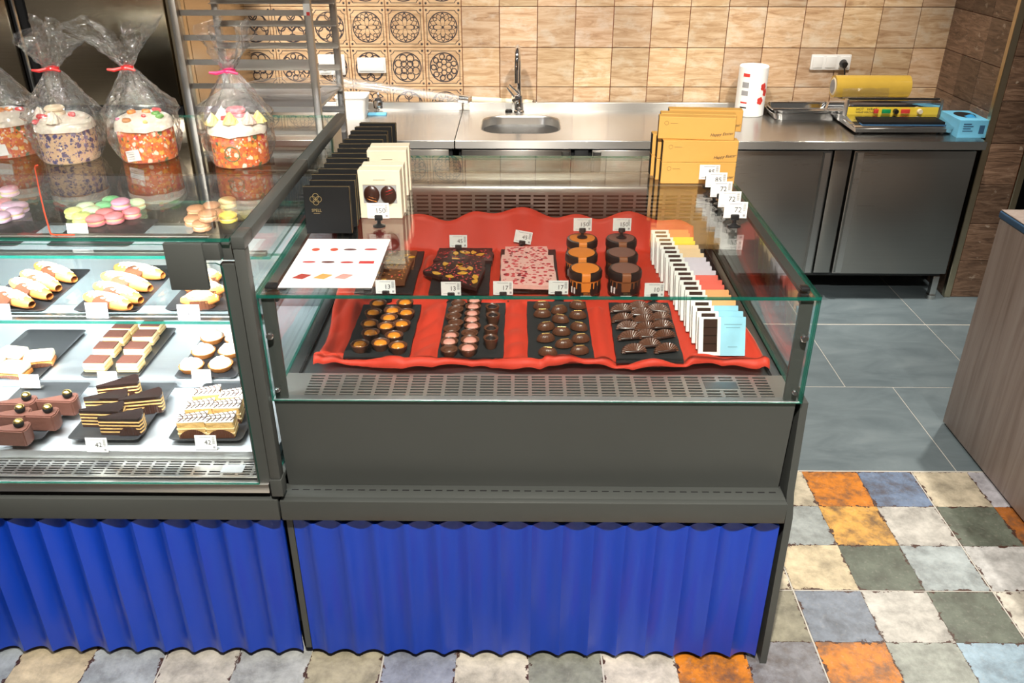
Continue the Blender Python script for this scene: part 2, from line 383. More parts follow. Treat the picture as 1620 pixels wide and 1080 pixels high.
# ---------------------------------------------------------------- floor
b = B(); box(b, -4.5, 5.5, -3.0, 6.0, -.06, -.0012)
floor = struct('floor', b, 'grout_grey')
tile_me = {}
def piece(key, name, make, m, parent, loc, col=None, alpha=1.0, rot=None):
    if key not in tile_me:
        o = ob(name, make(), m); tile_me[key] = o.data; bpy.data.objects.remove(o)
    o = bpy.data.objects.new(name, tile_me[key]); COL.objects.link(o); o.parent = parent; o.location = Vector(loc)-wloc(parent)
    if rot: o.rotation_euler = rot
    if col: o.color = (*col, alpha)
    return o
P = .2024
def glaze():
    b = B(); h = .1003; n = 5; pts = []
    rg = random.Random(3)
    for k in range(4):
        for i in range(n):
            s = -h+2*h*i/n; j = rg.uniform(-.0007, .0003); pts.append(((s, -h-j), (h+j, s), (-s, h+j), (-h-j, -s))[k])
    prism(b, pts, -.001, 0); return b
CR, CR2, WH, GR, BL, OR, YE, PB, PG, GP, OL, LB = ((.74,.62,.42),(.66,.58,.44),(.62,.60,.56),(.15,.175,.14),(.19,.26,.40),(.72,.24,.022),(.78,.42,.10),(.40,.44,.45),(.42,.45,.41),(.27,.27,.30),(.34,.32,.24),(.36,.50,.62))
rows = { # row index from the grout line at Y=1.936 upward; columns from the grout line X=.84
    2: {-1: CR2, 0: CR2, 1: OR, 2: BL, 3: CR2, 4: (.55,.54,.60)},
    1: {-1: PB, 0: (.40,.44,.44), 1: YE, 2: WH, 3: GR, 4: (.45,.15,.03)},
    0: {-1: CR2, 0: CR, 1: GR, 2: (.44,.50,.52), 3: (.66,.66,.66), 4: CR},
    -1: {-1: OL, 0: (.25,.29,.36), 1: WH, 2: GR, 3: (.70,.66,.58), 4: PB},
    -2: {-13: (.50,.48,.42), -12: GR, -11: CR, -10: BL, -9: (.50,.56,.60), -8: CR, -7: (.46,.50,.53), -6: (.66,.62,.54), -5: (.52,.54,.53), -4: (.50,.45,.32), -3: (.33,.36,.44), -2: (.74,.68,.56), -1: (.33,.34,.28), 0: (.70,.64,.55), 1: OR, 2: GP, 3: OR, 4: PG, 5: LB, 6: CR},
}
shift = {-2: -3}
gx_ = lambda c: .84+3*P*(c//3)+.3036+(c % 3-1)*.2010       # three printed tiles to one 60 cm slab
gy_ = lambda c: 1.936+3*P*(c//3)+.3036+(c % 3-1)*.2010
for ry, rw in rows.items():
    for cx, colr in rw.items():
        x, y = gx_(cx+shift.get(ry, 0)), gy_(ry)
        warm = colr[0] > colr[2]*1.8
        piece('glaze', 'floor_tile', glaze, 'floor_glaze', floor, (x, y, 0), colr, .75 if (warm and colr[2] < .2) else (.5 if colr in (BL, GP) else .12), rot=(0, 0, 0))
for cx in range(-14, 6):                                   # the row nearest the camera
    piece('glaze', 'floor_tile', glaze, 'floor_glaze', floor, (gx_(cx), gy_(-3), 0), rnd.choice([CR, WH, PB, GR, OR, BL, CR2]), .3)
def slate():
    b = B(); h = .3005; box(b, -h, h, -h, h, -.001, 0); return b
yr = [2.546, 3.152, 3.762, 4.37]; xo = [1.616, 1.412, 2.015]
for k in range(3):
    for i in range(-8, 4):
        x = xo[k]+.605*i-.3025
        if -3.5 < x < 3.6: piece('slate', 'slate_floor_tile', slate, 'slate_tile', floor, (x, yr[k]+.304, 0))
for i in range(-8, 4):
    x = 1.412+.605*i-.3025
    if -3.5 < x < 3.6: piece('slate', 'slate_floor_tile', slate, 'slate_tile', floor, (x, 4.37+.304, 0))
# ---------------------------------------------------------------- back wall
WY = 4.72
b = B(); box(b, -3.2, 2.25, WY, WY+.15, 0, 3.1); wallb = struct('wall_back', b, 'grout_red')
def wtile():
    b = B(); rbox(b, -.0982, .0982, -.006, .004, -.1002, .1002, .0015, 1); return b
k = 0
rt = random.Random(11)
for iz in range(-1, 4):
    for ix in range(-10, 14):
        x = .087+.2*ix+.1-.4; z = .963+.204*iz+.102
        if ix < 0:
            if iz < -1 or ix < -8: continue
            mk = 'medallion_%d' % [0, 2, 1, 3][(ix*3+iz*5+(ix*iz) % 3) % 4]
            piece('wt_'+mk, 'medallion_tile', wtile, mk, wallb, (x, WY-.004, z))
        elif x < 2.2:
            s = rt.uniform(.55, 1.15)
            piece('wt', 'wall_tile', wtile, 'cream_tile', wallb, (x, WY-.004, z), (s, s*rt.uniform(.9, 1), s*rt.uniform(.82, 1)))
# end wall (a tiled pier with metal corner trims)
PX = 2.262
b = B(); box(b, PX, 2.48, 4.10, WY+.15, 0, 3.1); wallr = struct('wall_right', b, 'grout_red')
def stile():
    b = B(); rbox(b, -.006, .004, -.0985, .0985, -.1005, .1005, .0015, 1); return b
def etile():
    b = B(); rbox(b, -.083, .083, -.006, .004, -.1005, .1005, .0015, 1); return b
for iz in range(0, 9):
    for iy in range(3):
        s = rt.uniform(.55, 1.5)
        piece('st', 'brown_wall_tile', stile, 'brown_tile', wallr, (PX-.001, WY-.1-.2*iy-.005, .054+.204*iz-.01), (s, s*.96, s*.93))
    s = rt.uniform(.8, 2.1)
    piece('et', 'brown_wall_tile', etile, 'brown_tile', wallr, (2.371, 4.099, .054+.204*iz+.048), (s, s*.92, s*.85))
for nx, x0, x1 in ((1, PX-.012, PX+.022), (2, 2.458, 2.492)):
    b = B(); rbox(b, x0, x1, 4.088, 4.122, 0, 3.1, .003, 1); struct('trim_%d' % nx, b, 'brass_trim')
b = B(); box(b, 2.48, 5.5, WY+.6, WY+.75, 0, 3.1); struct('wall_side', b, 'void_black')
b = B(); box(b, -4.5, 5.5, -3.15, -3.0, 0, 3.2)
wallf = struct('wall_front', b, 'case_dark')
def board_():
    b = B(); rbox(b, -2.5, 2.5, -.01, .01, -.14, .14, .004, 1); return b
for k in range(11):  # boards added out of view for warm bands reflected in the fridge
    cc_ = [(.30,.17,.08),(.10,.055,.03),(.42,.26,.11),(.22,.12,.06),(.05,.03,.02)][k*2 % 5]
    for x_ in (-2.0, 3.0): piece('fb', 'reflection_board', board_, 'tinted', wallf, (x_, -2.985, .15+.29*k), cc_)
# ---------------------------------------------------------------- glass pane with green edges
def pane(name, parent, x0, x1, y0, y1, z0, z1, m='glass'):
    b = B(); fs = box(b, x0, x1, y0, y1, z0, z1, 1); d = [z1-z0, y1-y0, x1-x0]; k = d.index(min(d))
    for i in ((0, 1), (2, 4), (3, 5))[k]: fs[i].material_index = 0
    return ob(name, b, [m, 'glass_edge'], parent)
def flutes(x0, x1, yf, z0, z1, pitch, amp, ph=0.0):
    b = B(); n = 10; N = int(round((x1-x0)/pitch*n)); pr = []
    for i in range(N+1):
        x = x0+(x1-x0)*i/N; u = (x-x0)/pitch+ph; u -= math.floor(u); pr.append((x, yf+amp*(sin(pi*u)**.9)))
    pts = pr+[(x, y+.006) for x, y in reversed(pr)]
    f0 = [b.verts.new((x, y, z0)) for x, y in pr]; f1 = [b.verts.new((x, y, z1)) for x, y in pr]
    g0 = [b.verts.new((x, y+.008, z0)) for x, y in pr]; g1 = [b.verts.new((x, y+.008, z1)) for x, y in pr]
    for i in range(N):
        b.faces.new((f0[i], f0[i+1], f1[i+1], f1[i])); b.faces.new((g0[i+1], g0[i], g1[i], g1[i+1]))
        b.faces.new((f1[i], f1[i+1], g1[i+1], g1[i])); b.faces.new((f0[i+1], f0[i], g0[i], g0[i+1]))
    for i in (0, N): b.faces.new((f0[i], f1[i], g1[i], g0[i]))
    return b
def grille(x0, x1, y0, y1, z, nx, ny, blank=None, th=.0025, edge=.012, web=.006, slot=.52, gapx=.012):
    """a plate with rows of slots, standing free over a dark box"""
    b = B(); cw = (x1-x0-2*edge)/nx; rh = (y1-y0-2*web)/ny
    ys = [y0+web+rh*j for j in range(ny+1)]; last = y0
    for j in range(ny):
        s0 = ys[j]+rh*(1-slot)/2; s1 = s0+rh*slot
        box(b, x0, x1, last, s0, z-th, z); last = s1
        xx = x0
        for i in range(nx):
            a0 = x0+edge+cw*i+gapx/2; a1 = a0+cw-gapx
            if blank and blank[0] <= i <= blank[1] and blank[2] <= j <= blank[3]: continue
            box(b, xx, a0, s0, s1, z-th, z); xx = a1
        box(b, xx, x1, s0, s1, z-th, z)
    box(b, x0, x1, last, y1, z-th, z)
    return b
def bolt(parent, x, y, z, r=.009, d=(0, -1, 0)):
    b = B(); D = Vector(d); p = Vector((x, y, z)); cyl(b, p, p+D*.005, r*.8, r*.8, 16); tube(b, [p+D*.005, p+D*.009, p+D*.012], [r, r, r*.7], 16)
    return ob('bolt', b, 'chrome', parent)
# ---------------------------------------------------------------- chocolate counter (right display case)
XL, XR, GY, RY, GZ = -.590, .666, 1.70, 2.84, 1.094
cc = thing('display_case', 'low glass-topped chocolate display case with blue fluted front panel', 'display case', (.04, 2.27, 0))
ob('fluted_panel', flutes(-.571, .654, 1.655, .022, .478, .0787, .020, .35), 'panel_blue', cc, sharp=50, label='cobalt blue fluted panel')
b = B(); rbox(b, XL, XR-.006, 1.648, 1.668, .497, .557, .003); ob('apron', b, 'case_grey', cc)
b = B(); rbox(b, XL, XR-.006, 1.664, 1.722, .546, .5565, .002)
for i in range(44):
    x = -.57+i*.0278; box(b, x, x+.017, 1.694, 1.698, .5562, .5568, 1)
ob('ledge', b, ['case_grey', 'void_black'], cc)
b = B(); prism(b, [(1.702, .814), (1.716, .5565), (1.728, .5565), (1.716, .814)], XL+.008, XR-.012, 'x'); ob('front_panel', b, 'case_grey', cc)
b = B(); rbox(b, XL+.006, XR-.004, 1.699, 1.722, .8145, .8195, .001, 1); ob('glass_channel', b, 'steel_deck', cc)
b = B(); prism(b, [(1.655, 0), (1.668, .50), (1.690, .56), (1.708, .812), (2.80, .812), (2.80, 0)], XR+.002, XR+.020, 'x'); ob('end_panel', b, 'case_grey', cc)
b = B(); box(b, XL+.004, XR, 1.74, 2.80, .06, .775); ob('body', b, 'case_dark', cc)
b = B(); box(b, -.588, -.5725, 1.672, 1.70, .03, .497); ob('upright', b, 'case_grey', cc)
b = B(); box(b, XL+.01, XR-.004, 1.76, 2.74, 0, .06); ob('plinth', b, 'void_black', cc)
b = B(); box(b, XL+.004, XR, 1.676, 1.74, .478, .5455); ob('rail', b, 'void_black', cc)
# inside: front grille, deck, side strips, rear duct
ob('front_grille', grille(-.53, .625, 1.722, 1.838, .812, 27, 8, (23, 24, 3, 5), slot=.52, gapx=.009, edge=.006), 'steel_satin', cc)
b = B(); box(b, XL+.006, -.53, 1.722, 1.838, .8095, .812); box(b, .625, XR-.008, 1.722, 1.838, .8095, .812)
ob('grille_ends', b, 'steel_satin', cc, kind='stuff')
b = B(); box(b, .455, .535, 1.768, 1.802, .8122, .8135); ob('grille_cover', b, 'steel_shade', cc)
b = B(); box(b, XL+.006, XR-.008, 1.722, 1.838, .776, .785); ob('duct', b, 'void_black', cc)
b = B(); rbox(b, XL+.006, XR-.008, 1.838, 2.72, .776, .806, .002); ob('deck', b, 'steel_shade', cc)
for x0, x1 in ((-.586, -.556), (.634, .656)):
    b = B(); rbox(b, x0, x1, 1.84, 2.70, .806, .812, .002); ob('deck_strip', b, 'steel_shade', cc)
for x in (-.5535, .6315):
    b = B(); box(b, x-.0025, x+.0025, 1.84, 2.70, .806, .8125); ob('seal', b, 'void_black', cc)
b = grille(-.56, .64, .90, 1.005, 0, 24, 7, slot=.5, gapx=.009)
merge_b = B(); merge(merge_b, b, Matrix.Translation((0, 2.716, 0)) @ Matrix.Rotation(pi/2, 4, 'X'))
ob('rear_grille', merge_b, 'steel_door', cc)
b = B(); prism(b, [(2.716, 1.005), (2.717, 1.018), (2.722, 1.026), (2.732, 1.030), (2.80, 1.030), (2.80, 1.045), (2.812, 1.045), (2.812, .80), (2.73, .80), (2.73, 1.005)], -.57, .65, 'x'); ob('rear_duct', b, 'steel_door', cc, sharp=60)
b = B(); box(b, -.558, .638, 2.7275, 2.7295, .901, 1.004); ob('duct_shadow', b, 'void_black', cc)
b = B(); box(b, -.56, .64, 2.716, 2.73, .80, .90); ob('rear_panel', b, 'steel_door', cc)
for x in (-.31, -.02, .24, .5): 
    b = B(); sph(b, (x, 2.765, 1.030), .005, .005, .003, 10, 6); ob('screw', b, 'steel', cc)
for x0, x1 in ((XL+.006, -.56), (.64, XR-.006)):
    b = B(); box(b, x0, x1, 2.70, 2.81, .776, 1.06); ob('rear_upright', b, 'case_dark', cc)
# glass
pane('top_glass', cc, XL, XR, 1.694, RY, 1.086, GZ)
pane('front_glass', cc, XL, XR, 1.694, 1.702, .819, 1.0855)
pane('side_glass', cc, XR-.008, XR, 1.7025, RY-.01, .813, 1.0855)
pane('side_glass', cc, XL, XL+.008, 1.7025, RY-.01, .813, 1.0855)
pane('rear_glass', cc, XL+.03, XR-.03, RY-.02, RY-.014, 1.045, 1.085)
for s in (-1, 1):
    x0 = XL+.012 if s < 0 else XR-.042
    b = B(); rbox(b, x0, x0+.030, 1.7035, 1.712, .8205, 1.08, .001, 1); rbox(b, x0 if s < 0 else x0+.026, x0+.004 if s < 0 else x0+.03, 1.712, 1.742, .8205, 1.08, .001, 1); ob('corner_post', b, 'case_grey', cc)
    x = x0+(.013 if s < 0 else .017)
    bolt(cc, x, 1.6935, .995); bolt(cc, x, 1.6935, .853, .006)
    b = B(); rbox(b, x0+.005, x0+.033 if s < 0 else x0+.025, 1.722, 1.748, 1.062, 1.0855, .004); rbox(b, x0+.005, x0+.033 if s < 0 else x0+.025, 1.722, 1.748, 1.0945, 1.102, .003); ob('glass_clamp', b, 'black_plastic', cc)
for x0, x1 in ((XR-.03, XR-.0085), (XL+.0085, XL+.03)):
    b = B(); box(b, x0, x1, 1.75, RY-.03, 1.076, 1.0855); ob('top_rail', b, 'case_grey', cc)
# ---------------------------------------------------------------- pastry counter (left display case)
LX = -2.15; RX = -.604
pc = thing('display_case', 'tall lit pastry display case with glass shelves and blue fluted front', 'display case', (-1.38, 2.2, 0))
ob('fluted_panel', flutes(-2.15, -.596, 1.655, .022, .482, .0787, .022, .1), 'panel_blue', pc, sharp=50, label='cobalt blue fluted panel')
b = B(); rbox(b, LX, -.594, 1.648, 1.668, .497, .561, .003); ob('apron', b, 'case_grey', pc)
b = B(); rbox(b, LX, -.594, 1.664, 1.72, .548, .5605, .002); ob('ledge', b, 'case_grey', pc)
b = B(); box(b, LX, -.60, 1.676, 1.74, .482, .5475); ob('rail', b, 'void_black', pc)
b = B(); box(b, LX, -.60, 1.74, 2.76, .06, .56); ob('body', b, 'case_dark', pc)
b = B(); box(b, LX, -.60, 1.76, 2.72, 0, .06); ob('plinth', b, 'void_black', pc)
b = B(); rbox(b, LX, RX-.006, 1.650, 1.672, .580, .606, .002); ob('front_sill', b, 'steel', pc)
b = B(); box(b, LX, RX, 1.664, 1.70, .562, .5795); ob('sill_gap', b, 'void_black', pc)
b = B(); box(b, LX, RX-.004, 1.70, 2.74, .5605, .585); ob('floor_pan', b, 'void_black', pc)
ob('front_grille', grille(LX, RX-.008, 1.673, 1.745, .612, 41, 6, (36, 38, 2, 3), slot=.48, gapx=.007), 'steel', pc)
b = B(); box(b, -.74, -.685, 1.69, 1.722, .612, .6135); ob('grille_cover', b, 'steel_deck', pc)
b = B(); rbox(b, LX, RX-.008, 1.746, 2.058, .606, .636, .002); ob('lower_deck', b, 'steel_deck', pc)
b = B(); rbox(b, LX, RX-.008, 2.06, 2.555, .606, .660, .002); ob('upper_deck', b, 'steel_deck', pc)
pane('glass_shelf', pc, LX, RX-.012, 1.85, 2.30, .942, .950, 'glass_shelf')
pane('glass_shelf', pc, LX, RX-.012, 1.93, 2.36, 1.082, 1.090, 'glass_shelf')
pane('top_glass', pc, LX, -.606, 1.645, 2.77, 1.237, 1.245)
# front pane, rounded upper corner beside the hinge
b = B(); pts = [(LX, .607), (-.628, .607), (-.628, 1.12), (-.632, 1.14)]
pts = [(LX, .607), (-.632, .607), (-.632, 1.172), (-.636, 1.182), (-.645, 1.186), (-.728, 1.186)]+[(-.752+.02*sin(radians(a)), 1.208+.02*cos(radians(a))) for a in (90, 60, 30, 0)]+[(LX, 1.228)]
prism(b, pts, 1.650, 1.656, 'y', 1)
for f in b.faces:
    if abs(f.normal.y) > .9: f.material_index = 0
ob('front_glass', b, ['glass', 'glass_edge'], pc)
pane('side_glass', pc, -.6035, -.597, 1.68, 2.66, .60, 1.218)
b = B(); rbox(b, -.602, -.577, 1.646, 1.676, .575, 1.220, .002); ob('corner_post', b, 'case_grey', pc)
b = B(); rbox(b, -.604, -.575, 1.643, 1.679, .575, .625, .002); ob('post_shoe', b, 'case_grey', pc)
b = B(); box(b, -.6395, -.606, 1.66, 1.68, .607, 1.18); ob('inner_jamb', b, 'case_grey', pc)
ys = [1.645, 1.708, 2.24, 2.79]
for i in range(3):
    b = B(); rbox(b, -.603, -.575, ys[i]+.0006, ys[i+1]-.0006, 1.2205, 1.248, .002); ob('top_rail', b, 'case_grey', pc)
b = B(); box(b, -.600, -.592, 2.662, 2.785, .80, 1.22); ob('reflection_plate', b, 'brass_trim', pc)  # stands for side glass reflecting brown; the reflection is in the metal's colour
b = B(); rbox(b, -.600, -.586, 1.70, 2.78, .585, .60, .002); ob('lower_rail', b, 'case_grey', pc)
b = B(); box(b, LX, -.606, 2.56, 2.585, .5855, .94); ob('rear_door', b, 'steel_deck', pc)
b = B(); box(b, LX, -.606, 2.74, 2.765, .5605, 1.05); ob('rear_rail', b, 'case_dark', pc)
# hinge block of the lifting front pane
b = B(); rbox(b, -.7435, -.662, 1.636, 1.649, 1.13, 1.236, .002); rbox(b, -.6625, -.628, 1.640, 1.70, 1.197, 1.234, .002); rbox(b, -.632, -.606, 1.66, 1.712, 1.19, 1.23, .002); ob('hinge', b, 'case_grey', pc)
# LED bars
for y, z, x1 in ((1.700, 1.226, -.66), (1.905, .935, -.64), (1.985, 1.075, -.64)):
    b = B(); rbox(b, LX+.02, x1, y-.009, y+.009, z-.006, z+.006, .002, 1); box(b, LX+.03, x1-.01, y-.005, y+.005, z-.0068, z-.006, 1); ob('led_bar', b, ['steel', 'led'], pc)
for y, z, w in ((1.700, 1.215, 17), (1.905, .925, 9), (1.985, 1.065, 6)):
    area('case_led', (-1.4, y, z), (-1.4, y+.35, z-.45), w, 1.45, .012, (.95, .97, 1.0)).data.spread = radians(110)
# ---------------------------------------------------------------- steel work tables along the back wall
TZ = .845
def table_top(name, parent, x0, x1, hole=None):
    y0, y1 = 4.02, 4.70
    b = B(); o = [b.verts.new((x, y, TZ)) for x, y in ((x0, y0), (x1, y0), (x1, y1-.03), (x0, y1-.03))]
    ed = [b.edges.new((o[i], o[(i+1) % 4])) for i in range(4)]
    if hole:
        h = [b.verts.new((x, y, TZ)) for x, y in hole]; n = len(h)
        ed += [b.edges.new((h[i], h[(i+1) % n])) for i in range(n)]
    bmesh.ops.triangle_fill(b, use_beauty=True, use_dissolve=False, edges=ed)
    for f in b.faces:
        if f.normal.z < 0: f.normal_flip()
    # lip, upstand
    o_ = ob(name, b, 'steel_top', parent, sharp=30)
    b = B(); rbox(b, x0, x1, y0-.001, y0+.018, TZ-.04, TZ-.0003, .002, 1); ob('front_edge', b, 'steel_lip', parent)
    b = B(); rbox(b, x0, x1, y1-.03, y1-.004, TZ-.03, TZ+.042, .002, 1); ob('upstand', b, 'steel_lip', parent)
    return o_
wt = thing('work_table', 'stainless steel work table on the left below the medallion tiles', 'table', (-1.0, 4.35, 0))
table_top('table_top', wt, -1.36, -.318)
b = B(); box(b, -1.34, -.33, 4.06, 4.66, .10, .80); ob('cabinet_body', b, 'case_dark', wt)
for x0, x1 in ((-1.2, -.64), (-.62, -.345)):
    b = B(); rbox(b, x0, x1, 4.035, 4.06, .155, .797, .003); ob('door', b, 'steel_door', wt)
for x in (-1.3, -.37):
    b = B(); cyl(b, (x, 4.10, 0), (x, 4.10, .10), .018); ob('foot', b, 'case_dark', wt)
rc = thing('refrigerated_counter', 'long stainless refrigerated counter with sink and steel doors', 'counter', (.95, 4.35, 0))
hx0, hx1 = at(762, 200, Z=TZ).x, at(886, 200, Z=TZ).x
hole = rrect(hx0, hx1, at(820, 211, Z=TZ).y, at(820, 183, Z=TZ).y, .11, 8)
table_top('table_top', rc, -.314, 2.228, hole)
b = B(); n = len(hole); cxh = sum(p[0] for p in hole)/n; cyh = sum(p[1] for p in hole)/n
lv = []
for s, z in ((1.02, TZ+.0012), (1.0, TZ), (.985, TZ-.01), (.97, TZ-.10), (.90, TZ-.135), (.5, TZ-.14)):
    lv.append([b.verts.new((cxh+(x-cxh)*s, cyh+(y-cyh)*s, z)) for x, y in hole])
for j in range(len(lv)-1):
    for i in range(n): b.faces.new((lv[j][i], lv[j][(i+1) % n], lv[j+1][(i+1) % n], lv[j+1][i]))
b.faces.new(lv[-1])
sink = ob('sink_basin', b, 'steel', rc, sharp=60, recalc=True)
b = B(); box(b, -.30, 2.19, 4.075, 4.66, .13, .80); ob('cabinet_body', b, 'case_dark', rc)
for x0, x1 in ((-.285, .245), (.345, .885), (.985, 1.505), (1.61, 2.195)):
    b = B(); rbox(b, x0, x1, 4.03, 4.072, .158, .797, .004); d = ob('door', b, 'steel_door', rc)
    b = B(); s = x0 if x0 in (.345, 1.61) else x1
    sg = 1 if s == x0 else -1
    prism(b, [(s+sg*.006, 4.0295), (s+sg*.012, 4.018), (s+sg*.040, 4.016), (s+sg*.046, 4.0295)], .17, .79, 'z'); ob('handle_profile', b, 'steel', d)
b = B(); rbox(b, 1.518, 1.60, 4.04, 4.074, .158, .797, .003); ob('door_post', b, 'steel_door', rc)
b = B(); rbox(b, .262, .33, 4.04, 4.074, .158, .797, .003); ob('door_post', b, 'case_dark', rc)
for x, y in ((2.175, 4.085), (2.175, 4.62), (.9, 4.10), (-.25, 4.10)):
    b = B(); rbox(b, x-.016, x+.016, y-.016, y+.016, .02, .128, .002); cyl(b, (x, y, 0), (x, y, .02), .024); ob('leg', b, 'steel', rc)
# faucet
fb = at(821, 177, Z=TZ)
fa = thing('faucet', 'tall chrome gooseneck faucet behind the sink', 'faucet', fb)
X0, Y0 = fb.x, fb.y
b = B(); lathe(b, [(.028, 0), (.028, .008), (.022, .012), (.021, .085), (.018, .09)], 20, (X0, Y0, TZ)); ob('body', b, 'chrome', fa)
zt = at(821, 72, Y=Y0-.05).z
pts = [(X0, Y0, TZ+.08), (X0-.002, Y0, zt-.09)]+[(X0-.004-.008*k/8, Y0-.075+.075*cos(pi*k/8), zt-.075+.075*sin(pi*k/8)) for k in range(9)]+[(X0-.013, Y0-.152, zt-.13), (X0-.013, Y0-.154, zt-.17)]
b = B(); tube(b, pts, .0125, 12); ob('spout', b, 'chrome', fa, sharp=60)
b = B(); cyl(b, (X0, Y0, TZ+.075), (X0-.03, Y0-.02, TZ+.075), .019)
tube(b, [(X0-.02, Y0-.02, TZ+.078), (X0-.065, Y0-.03, TZ+.135), (X0-.052, Y0-.03, TZ+.15), (X0-.002, Y0-.02, TZ+.10)], .005, 8); ob('lever', b, 'chrome', fa)
b = B(); lathe(b, [(.02, 0), (.02, .01), (.012, .016)], 16, (X0-.055, Y0-.005, TZ)); ob('drain_knob', b, 'black_plastic', fa)
# white plastic profile and clear film tube leaning on the upstand
p0, p1 = at(741, 157, Y=4.688), at(848, 163, Y=4.688)
w = thing('white_bar', 'white plastic bar with looped ends behind the faucet', 'bar', (p0.x, 4.66, TZ))
u = (p1-p0).normalized(); b = B(); cyl(b, p0+u*.02, p1-u*.02, .0165, .0165, 14); ob('bar', b, 'cream_card', w)
for q, s in ((p0, 1), (p1, -1)):
    b = B(); tube(b, [q+u*.02*s+Vector((0, .014*cos(k*pi/5), .014*sin(k*pi/5)))-u*.012*s*(1+cos((k-5)*pi/5)) for k in range(10)], .0035, 6, closed=True); ob('end_loop', b, 'chrome', w)
q0, q1 = at(527, 128, Y=4.60), at(740, 158, Y=4.65)
w = thing('film_tube', 'long clear plastic film tube slanting across the medallion tiles', 'film roll', (q1.x, 4.65, TZ))
b = B(); d = q1-q0; tube(b, [q0+d*(k/10) for k in range(11)], [.030, .028, .027, .026, .025, .024, .0235, .023, .0225, .022, .022], 14); ob('film', b, 'cellophane', w, sharp=60)
b = B(); cyl(b, q0+d*.02, q1+d*.004, .017, .017, 14); ob('core', b, 'clear_plastic', w)
b = B(); tube(b, [q1-d*.07, q1], .0232, 14); ob('end_sleeve', b, 'steel_mirror', w)
# left-hand odds and ends on the table
def tub(name, label, c, w, d, h, m, taper=.85, rz=0):
    t = thing(name, label, 'container', (c.x, c.y, TZ))
    b = B(); lv = []
    for s, z in ((taper, 0), (1, h), (.93, h), (taper*.92, .004)):
        lv.append([b.verts.new((c.x+x*s, c.y+y*s, TZ+z)) for x, y in rrect(-w/2, w/2, -d/2, d/2, .02, 4)])
    n = len(lv[0]); b.faces.new(lv[0][::-1]); b.faces.new(lv[-1])
    for j in range(3):
        for i in range(n): b.faces.new((lv[j][i], lv[j][(i+1) % n], lv[j+1][(i+1) % n], lv[j+1][i]))
    ob('tub', b, m, t, sharp=50)
    b = B(); tube(b, [(c.x+x*1.01, c.y+y*1.01, TZ+h) for x, y in rrect(-w/2, w/2, -d/2, d/2, .02, 4)], .004, 6, closed=True); ob('rim', b, m, t)
    return t
tub('plastic_tub', 'white translucent plastic tub beside the steel rack', at(560, 184, Z=TZ), .16, .15, .11, 'plastic_white')
tub('plastic_tub', 'wide white plastic tub half hidden behind the rack post', at(522, 168, Z=TZ)+Vector((0, .12, 0)), .22, .12, .17, 'plastic_white', .9)
c = at(600, 172, Z=TZ); t = thing('steel_pot', 'small shiny steel pot with knob lid on the work table', 'pot', c)
b = B(); lathe(b, [(.034, 0), (.042, .01), (.043, .04), (.038, .05)], 20, c); ob('pot', b, 'chrome', t)
b = B(); lathe(b, [(.041, .0505), (.03, .062), (.008, .066), (.007, .074), (.011, .08), (.006, .088)], 20, c); ob('lid', b, 'chrome', t)
c = at(597, 182, Z=TZ); b = B(); rbox(b, c.x-.05, c.x+.05, c.y-.018, c.y+.018, TZ+.0005, TZ+.012, .003); tag(ob('sponge_pack', b, 'blue_card'), 'small pale blue packet lying in front of the steel pot', 'packet')
# sockets on the wall
def socket(x0, x1, y0, y1, label, gangs):
    a, c = at(x0, y1, Y=WY-.012), at(x1, y0, Y=WY-.012); t = thing('wall_socket', label, 'socket', ((a.x+c.x)/2, WY-.012, a.z))
    b = B(); rbox(b, a.x, c.x, WY-.024, WY-.0102, a.z, c.z, .004); ob('plate', b, 'plastic_white', t)
    w = (c.x-a.x)/gangs
    for i in range(gangs):
        b = B(); rbox(b, a.x+w*i+.008, a.x+w*(i+1)-.008, WY-.029, WY-.0235, a.z+.012, c.z-.008, .002); ob('gang', b, 'plastic_white', t)
    return t, a, c
socket(567, 610, 91, 115, 'blank white socket plate on the medallion tiles', 1)
t, a, c = socket(506, 545, 86, 118, 'white socket with red switch seen behind the rack post', 2)
b = B(); cyl(b, (a.x+.035, WY-.029, a.z+.04), (a.x+.035, WY-.036, a.z+.04), .012); ob('red_switch', b, 'ink_red', t)
b = B(); cyl(b, (a.x+.09, WY-.029, a.z+.04), (a.x+.09, WY-.036, a.z+.04), .007); ob('pin', b, 'ink', t)
t, a, c = socket(1280, 1347, 86, 110, 'white triple socket plate on the cream tiles', 3)
px_ = at(1334, 100, Y=WY-.03)
w = thing('power_cord', 'black plug and cord hanging from the triple socket', 'cord', (px_.x, WY-.03, px_.z))
b = B(); tube(b, [(px_.x, WY-.0295, px_.z), (px_.x, WY-.055, px_.z-.004), (px_.x, WY-.06, px_.z-.02)], [.021, .018, .008], 14); ob('plug', b, 'black_plastic', w)
b = B(); tube(b, [(px_.x+.02*sin(k/3), WY-.06+.004*k, px_.z-.02-.022*k) for k in range(9)], .004, 8); ob('cable', b, 'black_plastic', w)
